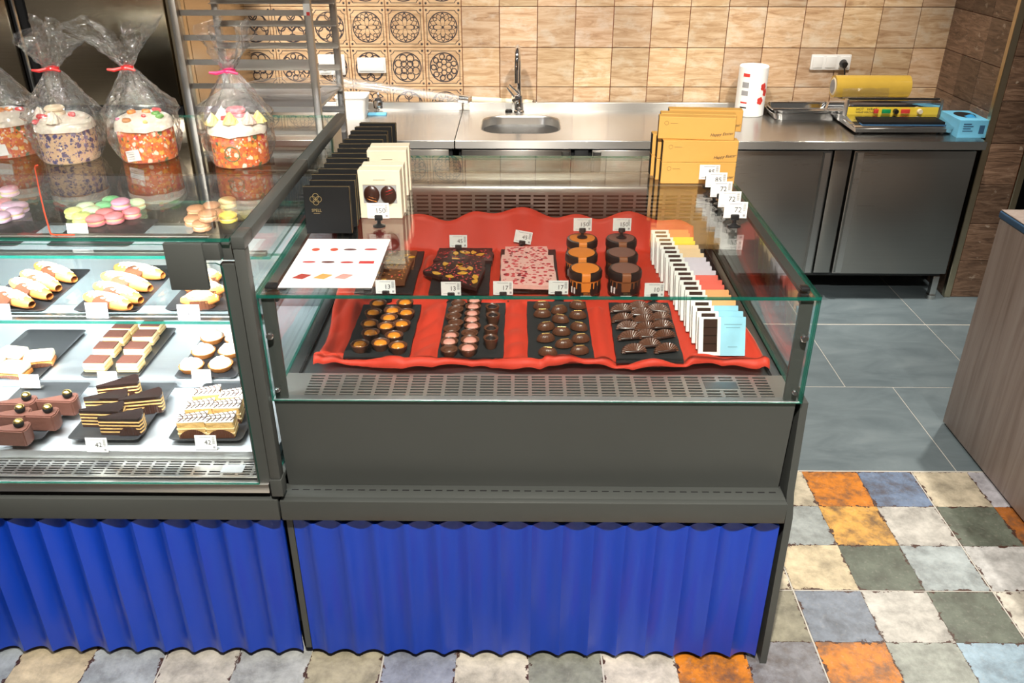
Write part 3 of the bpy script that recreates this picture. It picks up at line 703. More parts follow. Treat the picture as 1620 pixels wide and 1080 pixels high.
# paper towel roll
c = at(1183, 180, Z=TZ); c.y = 4.588; t = thing('paper_towel_roll', 'white paper towel roll with red flower print standing on the counter', 'paper roll', c)
R_, H_ = .076, .255
b = B(); lathe(b, [(R_-.004, 0), (R_, .005), (R_, H_-.005), (R_-.004, H_), (.026, H_), (.024, H_-.05)], 32, c); ob('roll', b, 'paper_white', t)
def wrap(poly, r=R_+.0006, n=0):
    b = B(); v = [b.verts.new((c.x+r*sin(a), c.y-r*cos(a), TZ+z)) for a, z in poly]; b.faces.new(v); return b
for a0, z0 in ((.62, .155), (.85, .125), (.45, .085)):
    b = B()
    for k in range(5):
        an = k*2*pi/5; aa, zz = a0+.13*cos(an), z0+.011*sin(an)
        v = [b.verts.new((c.x+(R_+.0006)*sin(aa+.13*cos(q*pi/4)), c.y-(R_+.0006)*cos(aa+.13*cos(q*pi/4)), TZ+zz+.010*sin(q*pi/4))) for q in range(8)]; b.faces.new(v)
    ob('printed_flower', b, 'ink_red', t)
for z0, z1, mm in ((.205, .222, 'ink_red'), (.15, .178, 'ink_grey'), (.11, .135, 'ink_grey'), (.07, .078, 'ink_red'), (.045, .052, 'ink')):
    b = B(); A = [-.95+.12*k for k in range(5)]
    lo = [b.verts.new((c.x+(R_+.0006)*sin(q), c.y-(R_+.0006)*cos(q), TZ+z0)) for q in A]; hi = [b.verts.new((c.x+(R_+.0006)*sin(q), c.y-(R_+.0006)*cos(q), TZ+z1)) for q in A]
    for k in range(4): b.faces.new((lo[k], lo[k+1], hi[k+1], hi[k]))
    ob('printed_block', b, mm, t)
# nested steel pans
c = at(1262, 180, Z=TZ); c.y = 4.545; pw, pd = at(1317, 182, Z=TZ).x-at(1208, 182, Z=TZ).x, .235
def pan(z, label):
    t = thing('steel_pan', label, 'pan', (c.x, c.y, TZ+z)); b = B(); lv = []
    for s, q in ((.86, .0), (.89, .006), (.93, .036), (1.0, .040), (1.0, .037), (.915, .034), (.87, .008), (.84, .004)):
        lv.append([b.verts.new((c.x+x-(x*(1-s)), c.y+y-(y*(1-s)), TZ+z+q)) for x, y in rrect(-pw/2, pw/2, -pd/2, pd/2, .04, 6)])
    n = len(lv[0]); b.faces.new(lv[0][::-1]); b.faces.new(lv[-1])
    for j in range(len(lv)-1):
        for i in range(n): b.faces.new((lv[j][i], lv[j][(i+1) % n], lv[j+1][(i+1) % n], lv[j+1][i]))
    ob('pan', b, 'steel_mirror', t, sharp=50, recalc=True)
pan(.0005, 'shallow steel pan at the bottom of the nested pair'); pan(.016, 'shallow steel pan nested on top of another pan')
# film wrapping machine
fl, fr = at(1352, 213, Z=TZ), at(1512, 213, Z=TZ); mx0, mx1, my0 = fl.x, fr.x-.005, fl.y
my1 = my0+.46; wm = thing('wrapping_machine', 'steel film wrapping machine with yellow control strip', 'wrapping machine', ((mx0+mx1)/2, my0+.2, TZ))
b = B(); prism(b, [(my0, .012), (my0, .040), (my0+.17, .062), (my0+.17, .115), (my0+.20, .125), (my0+.40, .10), (my0+.43, .05), (my0+.43, .012)], mx0, mx1-.02, 'x')
for v in b.verts: v.co.z += TZ
ob('body', b, 'steel_mirror', wm)
b = B(); rbox(b, mx0-.01, mx1, my0-.012, my0+.165, TZ+.030, TZ+.042, .004); ob('front_tray', b, 'steel_mirror', wm)
b = B(); rbox(b, mx0+.035, mx1-.055, my0+.012, my0+.125, TZ+.043, TZ+.060, .003); ob('heat_plate', b, 'black_matt', wm)
b = B(); rbox(b, mx0+.03, mx1-.05, my0+.006, my0+.13, TZ+.0421, TZ+.047, .002); ob('plate_edge', b, 'blue_tape', wm)
yy = my0+.166; b = B(); rbox(b, mx0+.004, mx1-.03, yy-.004, yy+.01, TZ+.060, TZ+.098, .002); pnl = ob('control_strip', b, 'yellow_paint', wm)
L = mx1-mx0
for fx, mm, w_ in ((.30, 'ink_red', .012), (.405, 'tinted_gloss', .022), (.60, 'ink_red', .022)):
    x = mx0+L*fx; b = B(); rbox(b, x-w_, x+w_, yy-.012, yy-.0045, TZ+.069, TZ+.089, .002); ob('switch', b, mm, pnl, col=(.01, .30, .10))
for fx, mm in ((.50, 'black_plastic'), (.745, 'cream_card')):
    x = mx0+L*fx; b = B(); cyl(b, (x, yy-.0045, TZ+.079), (x, yy-.022, TZ+.079), .013, .011); ob('knob', b, mm, pnl)
text('lettering', 'HOT   WRAP', .018, 'ink', pnl, Vector((mx0+.10, yy-.0046, TZ+.088))-wloc(pnl), (pi/2, 0, 0))
text('lettering', 'WRAP MACHINE', .014, 'ink', pnl, Vector((mx0+.10, yy-.0046, TZ+.072))-wloc(pnl), (pi/2, 0, 0))
for x in (mx0-.004, mx1-.024):
    b = B(); rbox(b, x, x+.012, my0+.162, my0+.20, TZ+.05, TZ+.136, .003); ob('side_cheek', b, 'steel', wm)
b = B(); rbox(b, mx0+.008, mx1-.026, my0+.163, my0+.172, TZ+.0985, TZ+.130, .002); ob('hood', b, 'steel_mirror', wm)
b = B(); cyl(b, (mx0+.006, my0+.178, TZ+.136), (mx1-.03, my0+.178, TZ+.136), .005); ob('cut_bar', b, 'black_plastic', wm)
for x in (mx0+.03, mx1-.06):
    for y in (my0+.02, my0+.40):
        b = B(); cyl(b, (x, y, TZ), (x, y, TZ+.014), .014); ob('foot', b, 'black_plastic', wm)
r0 = at(1318, 138, Y=my0+.33); r1 = at(1436, 135, Y=my0+.33); r1.z = r0.z = TZ+.110+.058
w = thing('cling_film_roll', 'yellow cling film roll lying on the wrapping machine', 'film roll', ((r0.x+r1.x)/2, my0+.33, r0.z-.056))
b = B(); cyl(b, r0, r1, .056, .056, 28); ob('film', b, 'cling', w)
b = B(); tube(b, [r0-Vector((.004, 0, 0)), r0-Vector((.0005, 0, 0))], [.040, .044], 24, 0); cyl(b, r0-Vector((.005, 0, 0)), r0-Vector((.0042, 0, 0)), .034, .034, 24, 1); ob('core', b, ['cream_card', 'ink_grey'], w)
b = B(); sheet(b, 14, 8, lambda u, v: (r0.x+.03+u*(r1.x-r0.x)*.62, my0+.33-.057*cos(v*1.1)-.03*v, TZ+.170-.06*sin(v*1.2)+.006*mnoise.noise((u*9, v*5, 1)))); ob('loose_film', b, 'cellophane', w, sharp=80)
# glove box
a = at(1513, 218, Z=TZ); c2 = at(1558, 218, Z=TZ); gw = c2.x-a.x
t = thing('glove_box', 'light blue glove box with oval opening beside the wrapping machine', 'box', ((a.x+c2.x)/2, a.y+.1, TZ))
b = B(); rbox(b, a.x, c2.x, a.y, a.y+.21, TZ, TZ+.085, .001, 1); ob('carton', b, 'blue_card', t)
b = B(); v = [b.verts.new((a.x+gw*.52+gw*.34*cos(q*pi/12), a.y+.115+.065*sin(q*pi/12), TZ+.0855)) for q in range(24)]; b.faces.new(v); ob('opening', b, 'void_black', t)
b = B(); sheet(b, 8, 4, lambda u, v: (a.x+gw*.40+gw*.35*u, a.y+.05+.04*v, TZ+.086+.012*sin(pi*u)*sin(pi*v))); ob('glove', b, 'tinted', t, col=(.03, .30, .62))
for k in range(4):
    b = B(); box(b, a.x+gw*.15, a.x+gw*(.42 if k % 2 else .5), a.y-.0006, a.y-.0001, TZ+.03+.011*k, TZ+.035+.011*k); ob('print_line', b, 'blue_tape', t)
b = B(); box(b, a.x+gw*.72, a.x+gw*.9, a.y-.0006, a.y-.0001, TZ+.02, TZ+.06); ob('print_line', b, 'blue_tape', t)
# ---------------------------------------------------------------- wood counter on the right
wc = thing('wood_counter', 'grey wood-effect counter with blue edge band at the right', 'counter', (2.2, 2.2, 0))
b = B(); rbox(b, 1.703, 2.75, .9, 2.868, .012, .866, .002); ob('body', b, 'grey_wood', wc)
b = B(); rbox(b, 1.72, 2.73, .92, 2.85, 0, .012, .001, 1); ob('plinth', b, 'void_black', wc)
b = B(); rbox(b, 1.700, 2.755, .895, 2.878, .867, .893, .006, 3); ob('edge_band', b, 'blue_tape', wc)
b = B(); rbox(b, 1.704, 2.75, .90, 2.874, .8935, .897, .001, 1); ob('counter_top', b, 'grey_wood', wc)
b = B(); rbox(b, 2.2, 2.75, 2.62, 2.85, .8975, 1.02, .003); ob('upstand', b, 'case_dark', wc)
# ---------------------------------------------------------------- tall fridge and tray rack
fd = thing('tall_fridge', 'tall brushed steel refrigerator behind the pastry case', 'refrigerator', (-2.35, 4.1, 0))
FYF = 3.78
fx = lambda x, y: at(x, y, Y=FYF).x
xa, xb, xc = fx(22, 60), fx(52, 60), fx(268, 60)
xe = fx(294, 60)
b = B(); box(b, -3.35, xe, FYF+.05, 4.65, .10, 2.2); ob('body', b, 'fridge_steel', fd)
zd = at(150, 168, Y=FYF).z
for x0, x1 in ((-3.33, xa), (xb, xc)):
    b = B(); rbox(b, x0, x1, FYF, FYF+.049, zd, 2.16, .008); dd = ob('door', b, 'fridge_steel', fd)
    b = B(); rbox(b, x0, x1, FYF, FYF+.049, .14, zd-.05, .008); ob('door', b, 'fridge_steel', fd)
b = B(); box(b, xa+.004, xb-.004, FYF+.02, FYF+.049, .14, 2.16); ob('center_gap', b, 'void_black', fd)
b = B(); tube(b, [(xa+.03, FYF+.012, .9), (xa+.03, FYF+.012, 2.1)], .009, 8); ob('handle', b, 'steel_mirror', fd)
b = B(); box(b, -3.33, xc, FYF+.01, FYF+.049, zd-.048, zd-.002); ob('door_gap', b, 'void_black', fd)
b = B(); rbox(b, xc+.006, xe, FYF+.006, FYF+.049, .14, 2.16, .004); ob('side_stile', b, 'brass_trim', fd)
for x in (-3.2, xe-.1):
    b = B(); cyl(b, (x, 3.95, 0), (x, 3.95, .10), .025); ob('foot', b, 'case_dark', fd)
rk = thing('tray_rack', 'steel bakery tray rack with open runners by the fridge', 'rack', (-1.1, 3.4, 0))
RF, RB = 3.22, 3.66
xl, xr = at(300, 60, Y=RF).x, at(497, 60, Y=RF).x; xl2, xr2 = at(333, 60, Y=RB).x, at(526, 60, Y=RB).x
xl = xl2 = (xl+xl2)/2; xr = xr2 = (xr+xr2)/2
for x, y in ((xl, RF), (xr, RF), (xl, RB), (xr, RB)):
    b = B(); rbox(b, x-.013, x+.013, y-.013, y+.013, .10, 1.80, .002); p = ob('post', b, 'rack_steel', rk)
    b = B(); cyl(b, (x-.012, y, .05), (x+.012, y, .05), .05, .05, 18); cyl(b, (x, y, .05), (x, y, .10), .008); ob('caster', b, 'black_plastic', rk)
zf = [at(400, y, Y=RF).z for y in (174, 138, 100, 61, 21)]; dz = (zf[-1]-zf[0])/4
for k in range(-7, 9):
    z = zf[0]+dz*k
    if z < .2 or z > 1.75: continue
    for y, s in ((RF, 1), (RB, -1)):
        b = B(); box(b, xl-.012, xr+.012, y+s*.0135, y+s*.0155, z-.010, z+.010); box(b, xl-.012, xr+.012, min(y+s*.0155, y+s*.045), max(y+s*.0155, y+s*.045), z-.010, z-.008); ob('runner', b, 'rack_steel', rk)
b = B(); rbox(b, xl, xr, RF+.02, RB-.02, zf[0]-.0078, zf[0]+.006, .003); ob('shelf_tray', b, 'steel_deck', rk)
b = B(); box(b, xr-.012, xr+.012, RF-.0142, RF-.0132, 1.50, 1.54); box(b, xr-.002, xr+.01, RF-.0147, RF-.0142, 1.50, 1.512, 1); ob('sticker', b, ['white_card', 'ink_red'], rk)
def bag(name, label, c, w, d, h, seed):
    b = B()
    def f(u, v):
        a = 2*pi*u; r = (sin(pi*min(.98, .06+v*.94)))**.5; k = 1+.25*mnoise.noise((cos(a)*1.5+seed, sin(a)*1.5, v*3))
        return (c[0]+w*cos(a)*r*k, c[1]+d*sin(a)*r*k, c[2]+h*v)
    sheet(b, 20, 10, f, wrap=True); return tag(ob(name, b, 'clear_plastic', sharp=80, kind=None), label, 'bag')
bag('plastic_bag', 'crumpled clear bag of packaging on the rack tray', ((xl+xr)/2+.08, (RF+RB)/2, zf[0]+.007), .2, .12, .07, 2)
# ---------------------------------------------------------------- goods in and on the chocolate case
BZ = .826                                                    # underside of the slate boards (they lie on the cloth)
boards = [(-.452,-.284,1.888,2.203),(-.210,-.041,1.890,2.218),(.022,.192,1.886,2.229),(.246,.418,1.872,2.223),(-.493,-.318,2.285,2.62),(-.272,-.092,2.284,2.65),(-.062,.119,2.303,2.64)]
shear_b = {0: 0, 1: 0, 2: 0, 3: .012}
# red cloth
def inboard(x, y):
    d = 1
    for a, b_, c, e in boards:
        dx = max(a-x, 0, x-b_); dy = max(c-y, 0, y-e); d = min(d, sqrt(dx*dx+dy*dy))
    d = min(d, max(.44-x, 0)+max(1.90-y, 0)+(0 if x < .62 else x-.62))
    d = min(d, max(.14-x, 0, x-.36)+max(2.22-y, 0, y-2.66))
    return d
def cloth(u, v):
    yf = 1.856+.012*sin(u*23)+.010*mnoise.noise((u*9, 3, 0))
    y = yf+(2.700-yf)*v
    xl = -.522-.03*v+.008*sin(v*9); xr = .628-.05*v*v+.006*sin(v*8)
    x = xl+(xr-xl)*u
    z = .8150
    d = inboard(x, y); k = min(1, d/.024)
    k = k*k*(3-2*k)
    wr = .5*mnoise.noise((x*7+y*4, y*3-x*3, 1.3))+.5*abs(mnoise.noise((x*13-y*7, y*5+x*4, 5.1)))
    z += .034*k*max(0, wr+.16)
    # rolled front hem and side hems
    e = (y-yf)
    z += .016*math.exp(-((e-.018)/.014)**2)*(1+.6*mnoise.noise((x*14, 1, 2)))*min(1, d/.008)
    if e < .004: z -= .006
    for q in (x-xl, xr-x): z += .008*math.exp(-((q-.012)/.01)**2)
    # draped up the rear grille
    if v > .945:
        t_ = (v-.945)/.055; top = .905+.035*sin(pi*(u*.95+.03))+.012*sin(u*17)+.01*sin(u*41)
        z = z+(top-z)*(t_**1.2); y += .004*t_*sin(u*60)
    if y > 2.704: y = 2.704
    # a pleat in front of the third board
    z += .020*math.exp(-((x-.12)/.03)**2-((y-1.866)/.010)**2)+.012*math.exp(-((x-.07)/.012)**2-((y-1.866)/.010)**2)
    return (x, y, max(z, .8135))
b = B(); sheet(b, 190, 120, cloth)
cl = tag(ob('red_cloth', b, 'red_cloth', sharp=180), 'red fabric spread over the deck of the chocolate case', 'cloth')
md = cl.modifiers.new('thickness', 'SOLIDIFY'); md.thickness = .0012; md.offset = 1
names = ['leftmost board of the front row, with orange chocolates','front-row board with pink-topped chocolates','front-row board with oval gold-lined chocolates','front-row board with ridged half-moon chocolates','rear board with brown nut bark, partly under the white sign','rear board with dark fruit bark','rear board with pink berry bark']
bz = BZ
for i, (x0, x1, y0, y1) in enumerate(boards):
    b = B(); rg = random.Random(i); n = 9; pts = []
    for k in range(4):
        for j in range(n):
            s = j/n; jt = rg.uniform(-.0016, .0016); pts.append(((x0+(x1-x0)*s, y0+jt), (x1+jt, y0+(y1-y0)*s), (x1-(x1-x0)*s, y1+jt), (x0+jt, y1-(y1-y0)*s))[k])
    sh = shear_b.get(i, 0); pts = [(x+sh*(y-y0)/.33, y) for x, y in pts]
    prism(b, pts, BZ, BZ+.006); tag(ob('slate_board', b, 'slate_board'), 'black slate '+names[i], 'board', 'slate boards in the chocolate case')
CZ = BZ+.0062
ROWW = lambda col, i, tot: f'{ORD[i]} from the back in the {col} column'
def praline(r=.0205, h=.021, top='orange_slice', topper=True):
    t = thing('cup_chocolate', 'x', 'chocolate'); n = 36
    b = B(); lathe(b, [(r*.66, 0), (r*.70, .002), (r, h), (r*.90, h+.0008), (r*.76, h-.0035), (r*.2, h-.005)], n, wob=lambda a, j: 1+(.035 if j < 4 else 0)*cos(a*18)); ob('cup', b, 'milk_choc', t, sharp=60)
    b = B(); lathe(b, [(r*.70, h-.0045), (r*.62, h-.0005), (r*.40, h+.002), (r*.1, h+.003)], 20, cap0=False); ob('filling', b, top, t, sharp=80, col=(.70, .30, .24))
    return t
def pz(px_, py_, ox, oy, sc, z): p = at(ox+px_/sc, oy+py_/sc, Z=z); return p
sc = 1620/280
k_or = Kind(praline(.0245, .021)); k_pk = Kind(praline(.0235, .020, 'tinted')); k_rd = Kind(praline(.0235, .020, 'milk_choc')); k_cn = Kind(praline(.0195, .030, 'choc_glaze'))
def lay(kind, col, pts, where, ox, oy, zt, group):
    for i, q in enumerate(pts):
        kd = kind[i] if isinstance(kind, list) else kind
        p = pz(q[0], q[1], ox, oy, sc, zt); o = kd.new(f'{where}, {ROWW(col, i, len(pts))}', group)
        put(o, (p.x, p.y, CZ), rnd.uniform(0, 6), s=(q[2] if len(q) > 2 else 1))
lay(k_or, 'right', [(640,72),(650,165),(610,268),(540,372),(575,468)], 'orange-topped chocolate cup on the leftmost front board', 530, 465, CZ+.02, 'orange chocolates')
lay(k_or, 'middle', [(525,145),(495,212),(468,290),(415,440)], 'orange-topped chocolate cup on the leftmost front board', 530, 465, CZ+.02, 'orange chocolates')
lay(k_or, 'left', [(395,80),(350,165),(318,265),(325,350),(228,455)], 'shaded orange chocolate cup, leftmost front board', 530, 465, CZ+.02, 'orange chocolates')
lay([k_rd,k_rd,k_rd,k_rd,k_rd,k_pk,k_pk,k_rd], 'left', [(1130,72,.9),(1105,132,.95),(1085,192,.95),(1105,250,.9),(1068,308,.95),(1060,368,.95),(1045,428,1),(1045,496,.95)], 'small cupped chocolate on the pink-topped board', 530, 465, CZ+.02, 'pink and red chocolates')
lay([k_pk]*5+[k_rd,k_pk,k_pk], 'middle', [(1275,48,.95),(1265,105,.95),(1255,165,.92),(1250,222,.92),(1258,284,.97),(1232,348,.97),(1235,416,1.05),(1218,488,1.05)], 'small cupped chocolate on the pink-topped board', 530, 465, CZ+.02, 'pink and red chocolates')
lay(k_cn, 'right', [(1440,108),(1445,185),(1428,305),(1425,395)], 'tall glossy chocolate cone on the pink-topped board', 530, 465, CZ+.03, 'glossy chocolate cones')
# oval ribbed chocolates with a gold line
t = thing('oval_chocolate', 'x', 'chocolate'); b = B()
def oval(u, v):
    a = 2*pi*u; w = v*pi/2; rb = 1+.05*cos(a*14)*(v < .75); r = cos(w)**.75 if v < 1 else 0
    return (.0235*cos(a)*r*rb, .0150*sin(a)*r*rb, .004+.019*sin(w))
sheet(b, 42, 8, oval, wrap=True); lathe(b, [(.3, 0), (.75, 0), (1.0, .2)], 28, cap1=False); bmesh.ops.scale(b, vec=(.0205, .013, .02), verts=b.verts[-84:]); ob('shell', b, 'milk_choc', t, sharp=80)
b = B(); rbox(b, -.011, .011, -.0012, .0012, .0205, .0238, .0006, 1); ob('gold_line', b, 'gold', t)
ko = Kind(t)
for col, pts in (('left', [(215,92),(220,165),(255,282),(252,388),(270,515)]), ('middle', [(375,130),(385,215),(395,328),(420,440)]), ('right', [(545,88),(545,178),(555,285),(570,392),(562,500)])):
    for i, (x, y) in enumerate(pts):
        p = pz(x, y, 820, 465, sc, CZ+.014); put(ko.new(f'gold-lined oval chocolate, {ROWW(col, i, 5)} of its board', 'oval chocolates'), (p.x, p.y, CZ), rnd.uniform(-.35, .35), s=1.02)
# ridged half-moons leaning back
t = thing('half_moon_chocolate', 'x', 'chocolate'); b = B()
def moon(u, v):
    a = pi*u; rr = .0300*(1+.022*cos(a*26)); q = min(1, v*1.0)
    th = .008*(1-.35*q*q)*(1+.13*cos(a*26)*q)
    return (rr*cos(a)*(.25+.75*q)*1.08, -th, rr*sin(a)*(.18+.82*q)*.8)
g1 = sheet(b, 78, 3, moon)
g2 = sheet(b, 78, 3, lambda u, v: (moon(u, v)[0], -moon(u, v)[1], moon(u, v)[2]))
for i in range(78): b.faces.new((g1[i][3], g1[i+1][3], g2[i+1][3], g2[i][3])); b.faces.new((g1[i][0], g2[i][0], g2[i+1][0], g1[i+1][0]))
for e in (0, 78):
    for j in range(3): b.faces.new((g1[e][j], g1[e][j+1], g2[e][j+1], g2[e][j]))
bmesh.ops.recalc_face_normals(b, faces=b.faces)
ob('shell', b, 'milk_choc', t, sharp=50)
b = B(); rbox(b, -.026, .026, -.010, .010, -.0005, .006, .003, 2); ob('base', b, 'dark_choc', t)
km = Kind(t)
for col, pts in (('left', [(945,150),(955,235),(1005,310),(1020,400),(1060,520)]), ('middle', [(1100,125),(1130,185),(1150,250),(1165,318),(1180,385),(1200,470)]), ('right', [(1280,150),(1300,225),(1315,300),(1335,390),(1355,515)])):
    for i, (x, y) in enumerate(pts):
        p = pz(x, y, 820, 465, sc, CZ+.008); put(km.new(f'ridged half-moon chocolate, {ROWW(col, i, 6)} of its board', 'half-moon chocolates'), (p.x, p.y, CZ+.0035), rnd.uniform(-.25, .35), rx=-.38)
# bark slabs
def bark(label, pts, z0, th, m, fr, berries, seed, bits=(.0022, .004), fs=.013, tilt=0, bcol='berry', crumb='berry', ncr=90, cocol=None):
    rg = random.Random(seed); cx = sum(p[0] for p in pts)/len(pts); cy = sum(p[1] for p in pts)/len(pts)
    t = thing('chocolate_bark', label, 'chocolate', (cx, cy, z0)); P2 = []
    for i, p in enumerate(pts):
        q = pts[(i+1) % len(pts)]
        for k in range(5):
            s = k/5; P2.append((p[0]+(q[0]-p[0])*s+rg.uniform(-.0022, .0022), p[1]+(q[1]-p[1])*s+rg.uniform(-.0022, .0022)))
    b = B(); prism(b, P2, z0, z0+th); ob('slab', b, m, t, col=cocol)
    x0, x1, y0, y1 = min(p[0] for p in pts), max(p[0] for p in pts), min(p[1] for p in pts), max(p[1] for p in pts)
    def ins(x, y):
        c_ = False; n = len(pts); j = n-1
        for i in range(n):
            if (pts[i][1] > y) != (pts[j][1] > y) and x < (pts[j][0]-pts[i][0])*(y-pts[i][1])/(pts[j][1]-pts[i][1])+pts[i][0]: c_ = not c_
            j = i
        return c_
    def spot_():
        for _ in range(50):
            x, y = rg.uniform(x0, x1), rg.uniform(y0, y1)
            if ins(x, y) and ins(x+.008, y) and ins(x-.008, y) and ins(x, y+.008) and ins(x, y-.008): return x, y
        return cx, cy
    for k in range(fr):
        x, y = spot_(); a0 = rg.uniform(0, 6); w = rg.uniform(1.4, 2.4); b = B()
        prism(b, [(x, y)]+[(x+fs*cos(a0+w*q/6), y+fs*sin(a0+w*q/6)) for q in range(7)], z0+th-.001, z0+th+.0025); ob('fruit_slice', b, 'candied_orange', t)
    for k in range(berries):
        x, y = spot_(); r = rg.uniform(.004, .007); b = B(); sph(b, (x, y, z0+th), r, r*rg.uniform(.6, 1), .0028, 9, 6); ob('berry_piece', b, bcol, t)
    b = B()
    for k in range(ncr):
        x, y = spot_(); r = rg.uniform(*bits); sph(b, (x, y, z0+th), r, r*rg.uniform(.5, 1), .0014, 6, 4)
    ob('crumbs', b, crumb, t, kind='stuff')
    for o in t.children: pass
    t.rotation_euler.x = tilt
    return t
def G(zoomx, zoomy, z): p = at(560+zoomx/(1620/340), 360+zoomy/(1620/340), Z=z); return (p.x, p.y)
plain('candied_orange', (.78, .40, .045), .35, 0, .3, 90, .2, coat=.3); plain('dark_bark', (.020, .009, .010), .4, 0, .3, 60, .15); tint('pink_bark', .55, var=.12, sc=60, bump=.15); plain('milk_bark', (.15, .058, .025), .42, 0, .4, 50, .3); plain('raspberry', (.58, .035, .05), .6, 0, .4, 120, .5); plain('dark_berry', (.17, .012, .02), .5, 0, .3, 90, .4)
bark('dark fruit bark slab at the back of its board', [G(600,255,.84), G(1040,255,.84), G(1055,195,.84), G(1010,168,.84), G(640,168,.84)], CZ, .011, 'dark_bark', 6, 0, 1, ncr=75, fs=.018)
bark('dark fruit bark slab with orange slices sticking out to the left', [G(515,330,.853), G(640,372,.853), G(900,330,.853), G(880,230,.853), G(620,262,.853)], CZ+.0115, .011, 'dark_bark', 6, 0, 2, ncr=75, fs=.017)
bark('dark fruit bark slab on top at the front of its board', [G(665,388,.865), G(918,455,.865), G(985,318,.865), G(985,250,.865), G(700,235,.865), G(690,300,.865)], CZ+.023, .011, 'dark_bark', 9, 0, 3, ncr=95, fs=.019)
bark('pink berry bark slab at the back of its board', [G(1130,235,.84), G(1470,235,.84), G(1455,150,.84), G(1140,150,.84)], CZ, .012, 'pink_bark', 0, 10, 4, (.0015, .007), bcol='dark_berry', crumb='raspberry', ncr=70, cocol=(.83, .48, .42))
bark('pink berry bark slab on top at the front of its board', [G(1105,440,.853), G(1535,450,.853), G(1500,215,.853), G(1110,215,.853)], CZ+.0125, .013, 'pink_bark', 0, 16, 5, (.0012, .0085), bcol='dark_berry', crumb='raspberry', ncr=150, cocol=(.83, .48, .42))
bark('brown nut bark slab at the back, mostly behind another slab', [(-.45, 2.46), (-.335, 2.46), (-.34, 2.60), (-.44, 2.60)], CZ, .010, 'milk_bark', 4, 3, 6, crumb='pastry', ncr=40)
bark('brown nut bark slab at the front beside the white sign', [(-.46, 2.30), (-.345, 2.315), (-.338, 2.50), (-.45, 2.50)], CZ+.0105, .011, 'milk_bark', 7, 4, 8, crumb='pastry', ncr=60, fs=.009)
# jars
def jar(kind, col, rib):
    t = thing('spread_jar', 'x', 'jar'); r = .0475
    b = B(); lathe(b, [(r*.9, 0), (r, .006), (r, .044), (r*.95, .050)], 36); j = ob('jar_body', b, 'black_plastic', t)
    b = B(); lathe(b, [(r*.952, .0445), (r*1.004, .045), (r*1.004, .0495), (r*.952, .050)], 36, cap0=False, cap1=False, wob=None); ob('drip_band', b, 'tinted', t, col=rib)
    for k in range(9):
        a = -pi/2+(k-4)*.28+.06*sin(k*5); L_ = .008+.012*abs(sin(k*2.3)); b = B()
        v = [b.verts.new(((r+.0006)*cos(a+q), (r+.0006)*sin(a+q), z)) for q, z in ((-.05, .0455), (-.035, .0455-L_), (.035, .0455-L_), (.05, .0455))]; b.faces.new(v); ob('drip', b, 'tinted', t, col=rib)
    b = B(); lathe(b, [(r*1.0, .0505), (r*1.06, .0515), (r*1.06, .068), (r*1.0, .0735), (r*.86, .0745)], 36); ob('lid', b, 'black_plastic', t, sharp=50)
    b = B(); lathe(b, [(r*.86, .0744), (r*.86, .0752)], 32); ob('lid_label', b, 'tinted', t, col=col)
    b = B(); w = .0125; pr = [(-r*.84, .0754), (-r*1.0, .0740), (-r*1.068, .0685), (-r*1.068, .050), (-r*1.012, .048), (-r*1.012, .018)]
    g = [[b.verts.new((x, y, z)) for x in (-w, w)] for y, z in pr]
    for i in range(len(g)-1): b.faces.new((g[i][0], g[i][1], g[i+1][1], g[i+1][0]))
    ob('seal_strip', b, 'tinted', t, col=rib)
    b = B(); v = [b.verts.new(((r+.0006)*cos(a), (r+.0006)*sin(a), z)) for a, z in ((-2.62, .008), (-2.25, .008), (-2.25, .028), (-2.62, .028))]; b.faces.new(v); ob('side_label', b, 'white_card', t)
    text('lettering', 'SPREAD' if 0 else 'SPELL', .009, 'tinted' if kind == 'o' else 'gold_print', t, (.004, -r-.0012, .0125), (pi/2, 0, 0)).color = (*rib, 1)
    b = B(); box(b, -.015, .018, -r-.0014, -r-.0008, .0055, .0068); ob('print_line', b, 'white_card', t)
    return t
ko_, kb_ = Kind(jar('o', (.80, .235, .03), (.80, .235, .03))), Kind(jar('b', (.22, .105, .08), (.26, .085, .03)))
for kd, nm, xs in ((ko_, 'orange', (922, 920, 921)), (kb_, 'brown', (985, 984, 983))):
    for i, (py_, ps) in enumerate(((424, 'in the front row'), (399, 'in the middle row'), (376, 'in the back row, price tag on its lid'))):
        p = at(xs[i]+(4 if i == 0 else 0), py_, Z=CZ-.003+.0755); put(kd.new(f'black jar with {nm} lid label {ps}', 'chocolate spread jars'), (p.x, p.y, .8300), 0)
